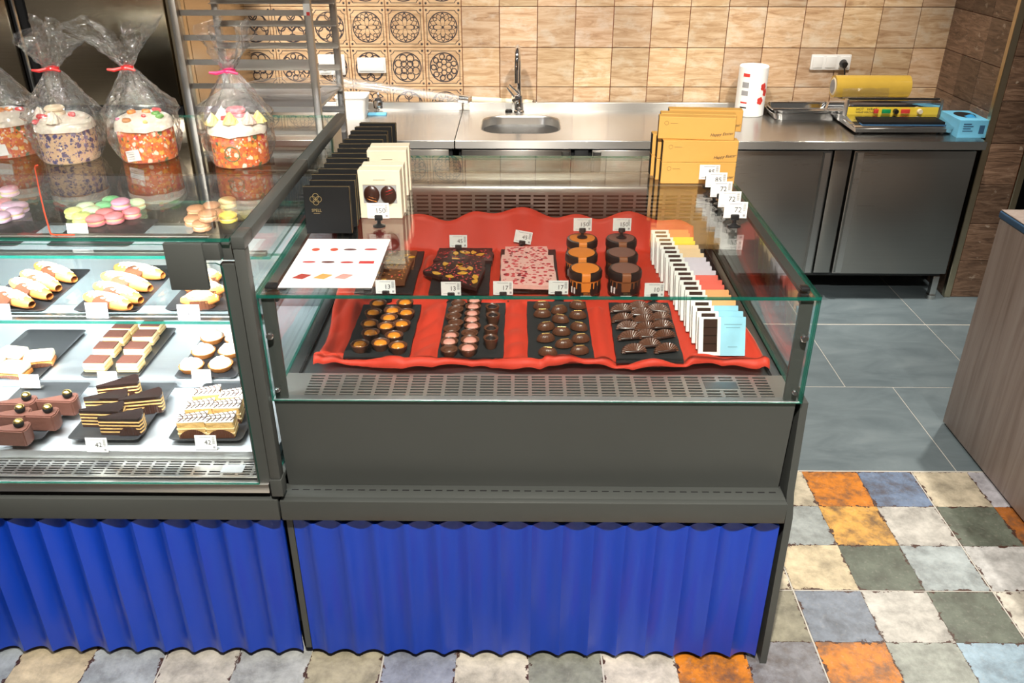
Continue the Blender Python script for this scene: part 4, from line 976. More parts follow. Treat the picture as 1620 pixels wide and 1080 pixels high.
# ---------------------------------------------------------------- price tags
def make_tag(price, stand):
    t = thing('price_tag', 'x', 'price tag'); w, h = .058, .042; z0 = .022 if stand else .002
    b = B(); rbox(b, -w/2, w/2, -.0005, .0005, z0, z0+h, .0002, 1); c = ob('card', b, 'white_card', t)
    b = B(); box(b, -w/2+.012, w/2-.014, -.0008, -.0006, z0+h-.006, z0+h-.0047); box(b, -w/2+.006, -w/2+.02, -.0008, -.0006, z0+.005, z0+.0062); ob('print_line', b, 'ink_grey', c)
    b = B()
    for k in range(8): box(b, w/2-.011, w/2-.004, -.0008, -.0006, z0+h-.006-.0026*k, z0+h-.0045-.0026*k)
    box(b, w/2-.010, w/2-.004, -.0008, -.0006, z0+.004, z0+.010); ob('barcode', b, 'ink_grey', c)
    text('price', price, .019, 'ink', c, (w*.10, -.0008, z0+h*.5), (pi/2, 0, 0))
    text('currency', 'uah', .005, 'ink', c, (w*.10+.0055*len(price)+.004, -.0008, z0+h*.55), (pi/2, 0, 0)) if 0 else None
    if stand:
        b = B(); lathe(b, [(.017, 0), (.017, .003), (.008, .006), (.005, .009), (.005, .018)], 20); ob('stand', b, 'black_plastic', t)
        b = B(); rbox(b, -.011, .011, -.0052, .0052, .0165, .032, .003); ob('clip', b, 'black_plastic', t)
    else:
        b = B(); box(b, -w/2-.001, w/2+.001, -.0016, .020, 0, .0015); box(b, -w/2-.001, w/2+.001, .0006, .0016, .0015, z0+h); ob('holder', b, 'clear_plastic', t)
    return t
_tags = {}
def ptag(price, label, p, stand=True, rz=0, rx=-.12, s=1, ry=0):
    k = (price, stand)
    if k not in _tags: _tags[k] = Kind(make_tag(price, stand))
    o = _tags[k].new(label, 'price tags'); put(o, p, rz, rx=rx, ry=ry, s=s); return o
GT = GZ+.0003
for i, (Y_, pr, lb) in enumerate(((2.145,'72','price tag reading 72, nearest the front on the glass top'),(2.235,'72','price tag reading 72, second of five on the glass top'),(2.325,'72','price tag reading 72, third of five on the glass top'),(2.415,'85','price tag reading 85, fourth of five on the glass top'),(2.495,'85','price tag reading 85 right in front of the gold boxes'))):
    ptag(pr, lb, (.572+.004*(i % 2), Y_, GT), rz=.05*(i % 3-1), rx=-.06, s=1.05)
p = at(600, 358, Z=GT); ptag('150', 'price tag in front of the cream boxes on the glass top', (p.x, p.y, GT), rx=-.05)
zc = .8165
for x, y, pr, lb in ((611,474,'13','price tag reading 13 in front of the brown nut bark'),(714,477,'13','price tag reading 13 in front of the dark fruit bark'),(796,476,'17','price tag reading 17 at the left of the pink bark'),(883,475,'17','price tag reading 17 between pink bark and jars'),(1034,479,'10','price tag reading 10 beside the front brown jar')):
    p = at(x, y, Z=zc+.006); ptag(pr, lb, (p.x, p.y, zc+.003), rx=-.1)
p = at(725, 398, Z=.84); ptag('45', 'price tag reading 45 behind the dark fruit bark', (p.x, p.y+.012, .8275), rx=-.1)
p = at(824, 391, Z=.84); ptag('45', 'tilted price tag reading 45 behind the pink bark', (p.x, p.y+.012, .8275), rx=-.1, ry=.18)
for kd, nm in ((ko_, 'orange'), (kb_, 'brown')): pass
for x, nm in ((921, 'orange'), (983, 'brown')):
    p = at(x, 376, Z=CZ-.003+.0755); ptag('150', f'price tag reading 150 on the back {nm} jar', (p.x, p.y, .830+.0758), rx=-.05)
# ---------------------------------------------------------------- wrapped bars, leaning back in a row
def bar(colr, i):
    t = thing('chocolate_bar', 'x', 'chocolate bar'); w, h, th = .120, .100, .011
    b = B(); rbox(b, 0, w, 0, th, 0, h, .001, 1); ob('box', b, 'white_card', t)
    b = B(); box(b, w*.10, w*.40, -.0006, .0002, h*.10, h*.95); wn = ob('window', b, 'dark_choc', t)
    for k in range(1, 4):
        bb = B(); rbox(bb, w*.105, w*.395, -.0012, -.0005, h*(.10+.21*k)-.001, h*(.10+.21*k)+.001, .0003, 1); ob('segment_line', bb, 'choc_glaze', wn)
    b = B(); box(b, w*.47, w+.0006, -.0006, th+.0006, -.0003, h+.0006); sl = ob('sleeve', b, 'tinted_matt', t, col=colr)
    for k, (z, l) in enumerate(((.80, .38), (.72, .30), (.22, .2))):
        b = B(); box(b, w*.735-w*l/2, w*.735+w*l/2, -.0010, -.0006, h*z, h*z+.0022); ob('print_line', b, 'tinted_matt', sl, col=tuple(c*.62 for c in colr))
    return t
seq = [('light blue',(.30,.62,.78),3),('orange',(.86,.42,.17),3),('coral red',(.80,.14,.10),3),('lilac',(.66,.60,.68),4),('cream',(.83,.60,.36),3),('yellow',(.88,.68,.03),2),('orange-red',(.85,.24,.07),2)]
y = 1.920; n = 0
for nm, colr, cnt in seq:
    kd = Kind(bar(colr, n))
    for i in range(cnt):
        wh = f'{ORD[i]} from the front' if cnt > 1 else ''
        o = kd.new(f'white boxed chocolate bar with {nm} sleeve, {wh} of its colour', 'chocolate bars in a row')
        put(o, (.463-.002*n+.003*(n % 2), y, .8168+.0062), 0, rx=-.40); n += 1; y += .034
# ---------------------------------------------------------------- on the glass top: black boxes, cream boxes, gold boxes, sign
t = thing('black_box', 'x', 'box'); w, h, th = .118, .122, .026
b = B(); rbox(b, -w/2, w/2, 0, th, 0, h, .0012, 1); ob('box', b, 'black_matt', t)
b = B(); rbox(b, -w/2-.0006, w/2+.0006, .004, .0052, .0005, h+.0006, .0003, 1); ob('lid_edge', b, 'gold_print', t)
b = B()
for k in range(4):
    a = k*pi/2; tube(b, [(-.028+.0075*cos(a)+.0075*cos(q*pi/6), -.0006, h*.74+.0075*sin(a)+.0075*sin(q*pi/6)) for q in range(12)], .0008, 5, closed=True)
ob('emblem', b, 'gold_print', t)
text('lettering', 'SPELL', .0105, 'gold_print', t, (-.028, -.0006, h*.50), (pi/2, 0, 0))
b = B(); box(b, -.036, -.020, -.0007, -.0001, h*.435, h*.442); ob('print_line', b, 'gold_print', t)
kbx = Kind(t)
for i in range(14):
    lb = 'black gift box with gold emblem at the front of the row' if i == 0 else f'plain black gift box, {ORD[i]} from the front of the row on the glass top'
    put(kbx.new(lb, 'black gift boxes in a row'), (-.497+.0018*i+.004*sin(i*2.1), 2.072+i*.053, GT+.003), .03*sin(i*3.3), rx=-.10)
t = thing('cream_box', 'x', 'box'); w, h, th = .114, .134, .040
b = B(); rbox(b, -w/2, w/2, 0, th, 0, h, .0012, 1); ob('box', b, 'cream_card', t)
b = B(); box(b, -w*.40, w*.40, -.0005, .0002, h*.30, h*.70); ob('window', b, 'ink_grey', t)
b = B(); box(b, -w*.40, w*.40, -.0009, -.0005, h*.28, h*.32); ob('tray_edge', b, 'cream_card', t)
for sx in (-1, 1):
    b = B(); sph(b, (sx*w*.2, -.001, h*.50), .022, .010, .026, 16, 10); e = ob('chocolate_egg', b, 'dark_choc', t)
    for k in range(3):
        b = B(); tube(b, [(sx*w*.2-.014+.0045*q, -.001-.0092*sqrt(max(0, 1-((-.014+.0045*q)/.018)**2-((.002+.008*(k-1))/.024)**2)), h*.50+.008*(k-1)+.0015*q*sx) for q in range(7)], .0008, 5); ob('drizzle', b, 'orange_slice' if sx < 0 else 'berry', e)
b = B(); box(b, -w*.40, w*.40, -.0006, -.0001, h*.70, h*.705); box(b, -.016, .016, -.0006, -.0001, h*.80, h*.81); ob('fold_line', b, 'gold_print', t)
kcx = Kind(t)
for i, (x, y) in enumerate(((-.379, 2.200), (-.376, 2.248), (-.386, 2.40), (-.384, 2.448))):
    put(kcx.new(['cream box with chocolate egg window at the front on the glass top','cream box with egg window right behind the front one','cream box with egg window standing third from the front','rearmost cream box with egg window beside the black boxes'][i], 'cream egg boxes'), (x, y, GT), .02*(i-1))
def gold_box():
    t = thing('gold_box', 'x', 'box'); w, h, th = .226, .066, .038
    b = B(); rbox(b, 0, w, 0, th, 0, h, .0012, 1); ob('sleeve', b, 'kraft_gold', t)
    b = B(); box(b, -.0006, .0005, .003, th-.003, .002, h-.002); box(b, w-.0005, w+.0006, .003, th-.003, .002, h-.002); ob('inner_end', b, 'black_matt', t)
    text('lettering', 'Happy Easter', .0125, 'ink', t, (w*.83, -.0005, h*.27), (pi/2, radians(-6), 0), shear=.35)
    b = B(); tube(b, [(w*.10+.006*cos(q*pi/6), -.0003, h*.72+.006*sin(q*pi/6)) for q in range(12)], .0005, 4, closed=True); box(b, w*.15, w*.25, -.0005, -.0001, h*.70, h*.715); ob('logo', b, 'gold_print', t)
    return t
kg = Kind(gold_box()); gx, gy, gh = .431, 2.526, .0665
lay_ = [(0,0,0,'bottom gold box at the front of the stack'),(0,0,1,'gold box in the middle of the front stack'),(1,0,0,'bottom gold box in the second row of the stack'),(1,0,1,'gold box in the middle of the second row'),(2,0,0,'bottom gold box in the rearmost row'),(2,0,1,'gold box in the middle of the rearmost row')]
for r_, c_, l_, lb in lay_:
    put(kg.new(lb, 'gold gift boxes'), (gx-.010*r_, gy+.041*r_, GT+gh*l_), .012*r_)
z2 = GT+2*gh+.0004
put(kg.new('top gold box turned askew at the front of the stack', 'gold gift boxes'), (gx-.015, gy+.022, z2), -.10)
put(kg.new('second top gold box lying askew on the stack', 'gold gift boxes'), (gx-.004, gy+.066, z2), -.10)
put(kg.new('rear top gold box sticking out to the right', 'gold gift boxes'), (gx+.030, gy+.122, z2), -.07)
# A4 picture sheet
t = thing('menu_sheet', 'white printed sheet with small chocolate pictures lying on the glass top', 'sign', (-.437, 1.87, GT+.004))
b = B(); rbox(b, -.542, -.331, 1.7225, 2.024, GT+.004, GT+.0062, .0004, 1); ob('sheet', b, 'white_card', t)
for x in (-.535, -.345):
    b = B(); rbox(b, x-.004, x+.012, 1.716, 1.730, GT, GT+.0039, .001, 1); ob('spacer', b, 'black_plastic', t)
def GS(zx, zy): p = at(420+zx/6.75, 360+zy/6.75, Z=GT+.0064); return p.x, p.y
zs = GT+.0066
for zx, zy, k in ((538,234,'e'),(735,234,'e'),(905,234,'d'),(1125,232,'r'),(465,366,'r'),(668,367,'d'),(870,370,'r'),(1080,370,'R'),(385,523,'q'),(612,523,'o'),(835,523,'p')):
    x, y = GS(zx, zy); b = B(); c_ = {'e': (.42,.06,.03), 'd': (.10,.03,.03), 'r': (.35,.05,.05), 'R': (.42,.03,.03), 'q': (.30,.04,.03), 'o': (.75,.28,.08), 'p': (.75,.25,.22)}[k]
    if k in 'qop': prism(b, [(x-.021, y-.008), (x+.005, y-.015), (x+.021, y+.010), (x-.004, y+.018)], zs-.0002, zs+.0002)
    elif k == 'R': prism(b, [(x-.018, y-.008), (x+.018, y-.008), (x+.018, y+.008), (x-.018, y+.008)], zs-.0002, zs+.0002)
    else: prism(b, [(x+(.010 if k == 'e' else .016)*cos(q*pi/8), y+(.010 if k == 'e' else .006)*sin(q*pi/8)) for q in range(16)], zs-.0002, zs+.0002)
    ob('printed_picture', b, 'crumbly', t, col=c_)
# ---------------------------------------------------------------- trays and pastries in the left case
def tray(name, label, x0, x1, y0, y1, z, m='tray_black', rim=.007):
    b = B(); lv = []
    for s, q in ((.006, 0), (0, rim), (.003, rim), (.010, .0025)):
        lv.append([b.verts.new((x, y, z+q)) for x, y in rrect(x0+s, x1-s, y0+s, y1-s, .012, 4)])
    n = len(lv[0]); b.faces.new(lv[0][::-1]); b.faces.new(lv[-1])
    for j in range(3):
        for i in range(n): b.faces.new((lv[j][i], lv[j][(i+1) % n], lv[j+1][(i+1) % n], lv[j+1][i]))
    return tag(ob(name, b, m, sharp=50), label, 'tray', 'black pastry trays')
ZA, ZB, ZC, ZM = .9503, .6605, .6363, 1.0903
def X_(x, y, z): return at(x, y, Z=z).x
def Y_(x, y, z): return at(x, y, Z=z).y
tray('pastry_tray', 'black tray of eclairs at the left of the middle shelf', -1.37, -1.192, 1.893, 2.16, ZA)
tray('pastry_tray', 'black tray of eclairs in the centre of the middle shelf', -1.121, -.955, 1.893, 2.19, ZA)
tray('pastry_tray', 'black tray of choux pastries behind the hinge block', -.893, -.725, 1.90, 2.12, ZA)
def btray(lb, xa, xb, yf, yr):
    p, q, r = at(xa, yf, Z=ZB), at(xb, yf, Z=ZB), at(xb, yr, Z=ZB); tray('pastry_tray', lb, p.x, q.x, p.y, r.y, ZB)
btray('black tray of crumbly cream slices with an empty back half', -45, 61, 602, 524)
btray('black tray of cocoa-topped cream squares', 126, 220, 598, 521)
btray('black tray of meringue tarts next to the corner post', 275, 373, 600, 535)
C_ = .0135
for x0, x1, lb in ((-1.40, -1.212, 'black tray of chocolate wedges with gold balls'), (-1.150, -.966, 'black tray of dark glazed layer cake wedges'), (-.892, -.703, 'black tray of cream slices with spider-web icing')):
    b = B()
    for yy in (1.80, 2.0): rbox(b, x0+.03, x1-.03, yy-.008, yy+.008, ZC, ZC+.0128, .002, 1)
    tr = tray('pastry_tray', lb, x0, x1, 1.768, 2.05, ZC+.013); ob('foot', b, 'clear_plastic', tr)
tray('macaron_board', 'black board under the coloured macarons', -1.20, -.985, 1.985, 2.19, ZM, 'slate_board', .004)
tray('macaron_board', 'dark board under the brown macarons', -.86, -.70, 1.99, 2.17, ZM, 'slate_board', .004)
tray('macaron_board', 'board of pink macarons at the left edge', -1.46, -1.27, 1.985, 2.17, ZM, 'slate_board', .004)
# eclairs
t = thing('eclair', 'x', 'pastry'); b = B(); rg = random.Random(5)
sheet(b, 24, 16, lambda u, v: ((v-.5)*.118, .0215*cos(2*pi*u)*max(.02, sin(pi*min(.985, max(.015, v))))**.26, .0195+.0195*sin(2*pi*u)*max(.02, sin(pi*min(.985, max(.015, v))))**.26*(.93 if u > .5 else 1)), wrap=True)
ob('shell', b, 'pastry', t, sharp=180)
b = B(); sheet(b, 14, 16, lambda u, v: ((v-.5)*.108, .0205*cos(pi*(.2+.6*u))*sin(pi*min(.97, max(.03, v)))**.3, .0195+.0210*sin(pi*(.2+.6*u))*sin(pi*min(.97, max(.03, v)))**.3+.0012*rg.uniform(-1, 1))); ob('icing', b, 'icing', t, sharp=180)
b = B()
for k in range(120):
    v = rg.uniform(.08, .92); u = rg.uniform(.22, .78); r = rg.uniform(.0020, .0042); f = sin(pi*v)**.3
    sph(b, ((v-.5)*.108, .0225*cos(pi*u)*f, .0195+.0215*sin(pi*u)*f), r, r*rg.uniform(.6, 1), r*.7, 6, 4)
ob('nut_crumbs', b, 'nut_crumb', t, kind='stuff')
b = B(); cyl(b, (.002, -.0225, .024), (.002, -.0250, .027), .021, .021, 20); ob('chocolate_disc', b, 'milk_choc', t)
ke = Kind(t)
def place2(kd, label, grp, a, c, zt, zb, L0, hscale=1, lift=0):
    p, q = at(a[0], a[1], Z=zt), at(c[0], c[1], Z=zt); m = (p+q)/2; L = (q-p).length
    return put(kd.new(label, grp), (m.x, m.y, zb+lift), atan2(q.y-p.y, q.x-p.x), s=(L/L0, max(.8, min(.98, L/L0*.95)), hscale))
for nm, pts in (('left tray', [((-14,461),(51,483)),((20,447),(79,470)),((37,434),(93,457)),((59,421),(118,443))]), ('centre tray', [((136,470),(206,486)),((152,453),(223,476)),((164,437),(238,457)),((184,424),(258,437))])):
    for i, (a, c) in enumerate(pts):
        place2(ke, f'nut-crumbed eclair on the {nm}, {ORD[i]} from the front', 'eclairs', a, c, ZA+.02, ZA+.0028, .118)
t = thing('choux_pastry', 'x', 'pastry'); b = B()
sheet(b, 24, 12, lambda u, v: ((v-.5)*.088, .026*cos(2*pi*u)*max(.02, sin(pi*min(.97, max(.03, v))))**.5, .021+.021*sin(2*pi*u)*max(.02, sin(pi*min(.97, max(.03, v))))**.5), wrap=True); ob('shell', b, 'pastry', t, sharp=180)
b = B(); sheet(b, 12, 14, lambda u, v: ((v-.5)*.08, .024*cos(pi*(.12+.76*u))*sin(pi*min(.96, max(.04, v)))**.5, .022+.0225*sin(pi*(.12+.76*u))*sin(pi*min(.96, max(.04, v)))**.5+.0015*rg.uniform(-1, 1))); ob('icing', b, 'nut_crumb', t, sharp=180)
b = B(); sheet(b, 40, 3, lambda u, v: (.034*cos(pi+pi*u)*(1+.02*cos(u*80)), .0275*sin(pi+pi*u)*(1+.03*cos(u*80)), .002+.026*v*(.5+.5*sin(pi*u)))); ob('paper_case', b, 'milk_choc', t, sharp=60)
kx = Kind(t)
for i, (a, c) in enumerate([((287,477),(347,474)),((306,463),(356,459)),((288,456),(337,448)),((311,445),(350,437))]):
    place2(kx, f'nut-topped choux pastry behind the hinge block, {ORD[i]} from the front', 'choux pastries', a, c, ZA+.02, ZA+.0028, .088)
# crumbly cream slices
t = thing('cream_slice', 'x', 'pastry'); b = B(); rbox(b, -.040, .040, -.027, .027, 0, .014, .004); ob('base', b, 'pastry', t)
b = B(); rbox(b, -.041, .041, -.028, .028, .0138, .038, .010, 3)
for v in b.verts: v.co += Vector((0, 0, 1))*.004*mnoise.noise(v.co*90)
ob('cream_top', b, 'nut_crumb', t, sharp=180)
b = B(); sheet(b, 30, 2, lambda u, v: (.0415*(2*u-1), -.0288-.001*cos(u*95), .001+.014*v*sin(pi*u)**.4)); ob('paper_case', b, 'milk_choc', t)
kq = Kind(t)
for i, (x, y) in enumerate(((22,580),(62,562),(20,557),(-18,572))):
    p = at(x, y, Z=ZB+.03); put(kq.new(['crumb-covered cream slice at the front of its tray','crumb-covered cream slice at the right of its tray','crumb-covered cream slice at the back of its tray','crumb-covered cream slice cut by the left photo edge'][i], 'crumbly cream slices'), (p.x, p.y, ZB+.003), (-.12, .25, -.15, .05)[i], s=(.95, .95, 1))
# tiramisu squares
t = thing('tiramisu_square', 'x', 'pastry'); b = B(); rbox(b, -.032, .032, -.026, .026, 0, .030, .004, 2)
for v in b.verts: v.co += Vector((mnoise.noise(v.co*60), mnoise.noise(v.co*60+Vector((5, 5, 5))), 0))*.0015
ob('cake', b, 'cream', t, sharp=60)
for z in (.006, .017):
    b = B(); rbox(b, -.0325, .0325, -.0265, .0265, z, z+.006, .002, 1); ob('sponge_layer', b, 'sponge', t)
b = B(); rbox(b, -.030, .030, -.024, .024, .0295, .0335, .0015, 1); ob('cocoa_top', b, 'cocoa', t)
kt = Kind(t)
for i, (x, y) in enumerate(((153,568),(205,568),(168,546),(216,546),(183,528),(229,527),(196,514),(240,511))):
    p = at(x, y, Z=ZB+.034); cl_ = 'left' if i % 2 == 0 else 'right'
    put(kt.new(f'cocoa-dusted cream square in the {cl_} column, {ORD[i//2]} from the front', 'cocoa-topped squares'), (p.x, p.y, ZB+.003), .02*(i % 3-1), s=(1.0, .98, 1))
# meringue tarts
t = thing('meringue_tart', 'x', 'pastry'); b = B(); lathe(b, [(.026, 0), (.028, .002), (.036, .018), (.033, .018)], 36, wob=lambda a, j: 1+.025*cos(18*a)); ob('tart_shell', b, 'pastry', t, sharp=60)
b = B()
def mer(u, v):
    a = 2*pi*u; w = v*pi/2; k = 1+.06*mnoise.noise((cos(a)*2, sin(a)*2, v*3)); return (.0325*cos(a)*cos(w)**.7*k, .0325*sin(a)*cos(w)**.7*k, .016+.018*sin(w)*k)
sheet(b, 30, 9, mer, wrap=True); ob('meringue', b, 'icing', t, sharp=180)
for k in range(3):
    b = B(); sph(b, (-.012+.011*k, .006*(k % 2), .031), .010, .011, .009, 10, 6); ob('meringue_peak', b, 'icing', t)
ktt = Kind(t)
for i, (x, y) in enumerate(((303,578),(349,576),(322,555),(364,554),(336,533),(374,535))):
    p = at(x, y, Z=ZB+.018); cl_ = 'left' if i % 2 == 0 else 'right'
    put(ktt.new(f'white meringue tart in the {cl_} column, {ORD[i//2]} from the front', 'meringue tarts'), (p.x, p.y, ZB+.003), i*1.1, s=.98)
# wedges
def wedge_pts(L, w): return [(-L/2, -.004), (L/2-.008, -w/2), (L/2, -w/4), (L/2, w/4), (L/2-.008, w/2), (-L/2, .004)]
t = thing('chocolate_wedge', 'x', 'cake slice'); b = B(); prism(b, wedge_pts(.104, .052), 0, .046)
bmesh.ops.bevel(b, geom=[e for e in b.edges], offset=.003, segments=2, affect='EDGES', clamp_overlap=True); ob('cake', b, 'cake_choc', t)
b = B(); sph(b, (.030, 0, .056), .0125, .0125, .0125, 16, 10); bl = ob('chocolate_ball', b, 'black_matt', t)
b = B(); lathe(b, [(.0112, .0590), (.0105, .0632), (.0072, .0668), (.002, .0688)], 14, (.030, 0, 0), cap0=False); bmesh.ops.scale(b, vec=(1.06, 1.06, 1.003), space=Matrix.Translation((-.030, 0, -.0)), verts=b.verts); ob('gold_dust', b, 'gold', bl)
b = B(); sheet(b, 6, 4, lambda u, v: (-.04+.10*u, -.0345+.002*u-.028*(u-.5)*.0-.006+.0*v, .0+.048*v)); b.free()
kw = Kind(t)
for i, (x, y) in enumerate(((29,668),(75,645),(31,645),(106,622),(41,626))):
    p = at(x, y, Z=ZC+.016+.058); a = .18
    put(kw.new(f'chocolate cake wedge topped with a gold-dusted ball, {["front","right middle","left middle","right rear","left rear"][i]} one on its tray', 'chocolate wedges'), (p.x-.030*cos(a), p.y-.030*sin(a), ZC+.016), a)
t = thing('layer_cake_wedge', 'x', 'cake slice'); b = B(); h = .050; prism(b, wedge_pts(.125, .066), 0, h); ob('cake', b, 'dark_choc', t)
for k in range(4):
    z = .008+.0105*k; b = B(); prism(b, [(x*1.006+(.0004 if x > 0 else -.0004), y*1.02) for x, y in wedge_pts(.125, .066)], z, z+.0042); ob('cream_layer', b, 'sponge', t)
b = B(); prism(b, [(x*1.01, y*1.03) for x, y in wedge_pts(.125, .066)], h-.002, h+.004); ob('glaze', b, 'choc_glaze', t)
b = B(); sheet(b, 24, 3, lambda u, v: (-.01+.066*u, -.0115-.021*((-.01+.066*u+.0625)/.117)-.0018-.0008*cos(u*90), .001+.030*v*sin(pi*u)**.6)); ob('paper_case', b, 'dark_choc', t)
kl = Kind(t)
for i, (x, y, lb) in enumerate(((190,657,'front'),(160,645,'left, second from the front'),(167,625,'left, third from the front'),(186,604,'rearmost'),(222,625,'right rear'))):
    p = at(x, y, Z=ZC+.016+.05); put(kl.new(f'dark glazed layer cake wedge, {lb} one on its tray', 'dark layer cake wedges'), (p.x, p.y, ZC+.016+(.0 if i < 4 else .0)), (.22, .20, .26, .45, .42)[i], s=(.86, .82, .93))
t = thing('web_slice', 'x', 'cake slice'); h = .048
wp = [(-.036, -.018), (.036, -.028), (.040, .022), (-.030, .016)]
b = B(); prism(b, wp, 0, h); bmesh.ops.bevel(b, geom=list(b.edges), offset=.003, segments=1, affect='EDGES'); ob('cake', b, 'sponge', t)
for z in (.012, .026):
    b = B(); prism(b, [(x*1.012, y*1.02) for x, y in wp], z, z+.004); ob('cream_layer', b, 'cream', t)
b = B(); prism(b, [(x*1.01, y*1.01) for x, y in wp], h-.001, h+.003); ic = ob('icing', b, 'icing', t)
for k in range(6):
    b = B(); u = -.030+.012*k; tube(b, [(u+.010*sin(q*pi/4*1.0), -.019-.0014*k*.8+(.036+.0018*k)*q/4, h+.0036) for q in range(5)], .0016, 5); ob('web_line', b, 'dark_choc', ic)
for k in range(2):
    b = B(); tube(b, [(-.032+.014*q, (-.006+.012*k)*(1+.12*q), h+.0036) for q in range(6)], .0013, 5); ob('web_line', b, 'dark_choc', ic)
b = B(); sheet(b, 30, 3, lambda u, v: (-.034+.070*u, -.0182-.010*u-.0022-.0008*cos(u*95), .001+.026*v*sin(pi*u)**.5)); ob('paper_case', b, 'milk_choc', t)
kv = Kind(t)
for i, (x, y, lb) in enumerate(((302,659,'front left'),(347,659,'front right'),(314,638,'middle left'),(358,637,'middle right'),(325,617,'rear left'),(368,620,'rear right'))):
    p = at(x, y, Z=ZC+.016+.05); put(kv.new(f'cream slice with spider-web icing, {lb} one on its tray', 'web-iced slices'), (p.x, p.y, ZC+.016), (.22, .20, .25, .2, .3, .25)[i], s=.98)
# tags in the case
for x, y, z, pr, lb in ((2,506,ZA,'36','price tag in front of the left eclair tray'),(155,504,ZA,'38','price tag in front of the centre eclair tray'),(300,507,ZA,'25','price tag in front of the choux pastries'),(49,614,ZB,'42','price tag in front of the crumbly cream slices'),(172,609,ZB,'42','price tag in front of the cocoa-topped squares'),(320,606,ZB,'33','price tag in front of the meringue tarts'),(155,716,ZC,'42','price tag in front of the dark layer cake'),(327,712,ZC,'42','price tag in front of the web-iced slices'),(125,378,ZM,'20','price tag in front of the coloured macarons')):
    p = at(x, y, Z=z); ptag(pr, lb, (p.x, p.y, z+.0002), False, 0, -.16, s=.93)
# macarons
t = thing('macaron', 'x', 'macaron'); b = B(); lathe(b, [(.019, 0), (.0225, .002), (.0235, .006), (.0225, .0085)], 24); ob('lower_shell', b, 'tinted', t)
b = B(); lathe(b, [(.0205, .0085), (.0210, .011), (.0205, .0135)], 24); ob('filling', b, 'cream', t)
b = B(); lathe(b, [(.0225, .0135), (.0235, .016), (.0225, .020), (.018, .0235), (.009, .0255), (.002, .026)], 24); ob('upper_shell', b, 'tinted', t)
kmc = Kind(t)
def mac(label, p, colr, rx=0, ry=0, grp='macarons'):
    o = kmc.new(label, grp); put(o, p, rnd.uniform(0, 6), rx, ry, s=1.05)
    for c_ in o.children: c_.color = (*colr, 1)
PKc, GRc, LGc, YGc, LPc, BRc = (.78,.22,.24),(.22,.62,.28),(.62,.80,.50),(.66,.74,.20),(.72,.48,.62),(.52,.25,.13)
def Q(x, y): return 250+y*420/1620 if 0 else (x*420/1620, 250+y*420/1620)
mc = [((695,355),PKc,'coral pink macaron at the front of the coloured pile'),((580,370),PKc,'coral pink macaron left of the front one'),((495,355),YGc,'lime macaron at the front left of the pile'),((800,325),PKc,'coral pink macaron at the right end of the pile'),((450,325),YGc,'yellow-green macaron at the left end of the pile'),((640,332),PKc,'coral pink macaron in the middle of the pile'),((560,318),LGc,'light green macaron in the middle of the pile'),((730,300),(.78,.28,.42),'rose macaron under another in the pile'),((522,295),LGc,'pale green macaron at the back left of the pile'),((632,290),GRc,'green macaron at the back of the pile'),((828,272),LGc,'pale green macaron at the back right of the pile'),((678,255),GRc,'bright green macaron at the very back of the pile'),((735,268),(.78,.34,.48),'rose macaron on top at the back of the pile')]
for (zx, zy), colr, lb in mc:
    x, y = Q(zx, zy); up = .026 if 'on top' in lb else 0; p = at(x, y, Z=ZM+.02+up); mac(lb, (p.x, p.y, ZM+.0028+up), colr)
bc = [((1230,400),'brown macaron lying at the front'),((1180,370),'brown macaron at the left of the brown pile'),((1195,310),'brown macaron at the back left'),((1290,290),'brown macaron at the back'),((1320,335),'brown macaron at the right of the brown pile')]
for (zx, zy), lb in bc:
    x, y = Q(zx, zy); p = at(x, y, Z=ZM+.02); mac(lb, (p.x, p.y, ZM+.0028), BRc, grp='brown macarons')
x, y = Q(1268, 345); p = at(x, y, Z=ZM+.045); mac('brown macaron on top of the brown pile', (p.x, p.y, ZM+.030), BRc, grp='brown macarons')
for (zx, zy), colr, lb in (((85,325),LPc,'lilac pink macaron at the front left edge'),((60,290),LPc,'lilac pink macaron behind the front left one'),((115,290),LPc,'lilac pink macaron beside the red line'),((5,350),LPc,'lilac pink macaron cut by the photo edge'),((70,245),LPc,'lilac pink macaron on top at the left edge'),((15,270),(.78,.30,.34),'pink macaron at the far left'),((10,235),YGc,'yellow macaron at the far left')):
    x, y = Q(zx, zy); p = at(x, y, Z=ZM+.02); mac(lb, (p.x, p.y, ZM+.0028+(.026 if 'on top' in lb else 0)), colr, grp='lilac macarons')
for (zx, zy), lb in (((1385,255),'cream macaron beside the brown pile'),((1390,345),'yellow macaron beside the corner rail')):
    x, y = Q(zx, zy); p = at(x, y, Z=ZM+.02); mac(lb, (p.x, p.y, ZM+.0003), (.80,.62,.30) if 'cream' in lb else (.82,.62,.10), grp='cream macarons')
# unidentified thin red line, bent in a corner shape on the case top
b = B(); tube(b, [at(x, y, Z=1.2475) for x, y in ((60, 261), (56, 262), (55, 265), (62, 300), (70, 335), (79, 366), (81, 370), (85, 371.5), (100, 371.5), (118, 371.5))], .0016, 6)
tag(ob('red_corner_line', b, 'tinted_gloss', col=(.85, .08, .03)), 'thin red line in a corner shape on the pastry case top', 'cord')
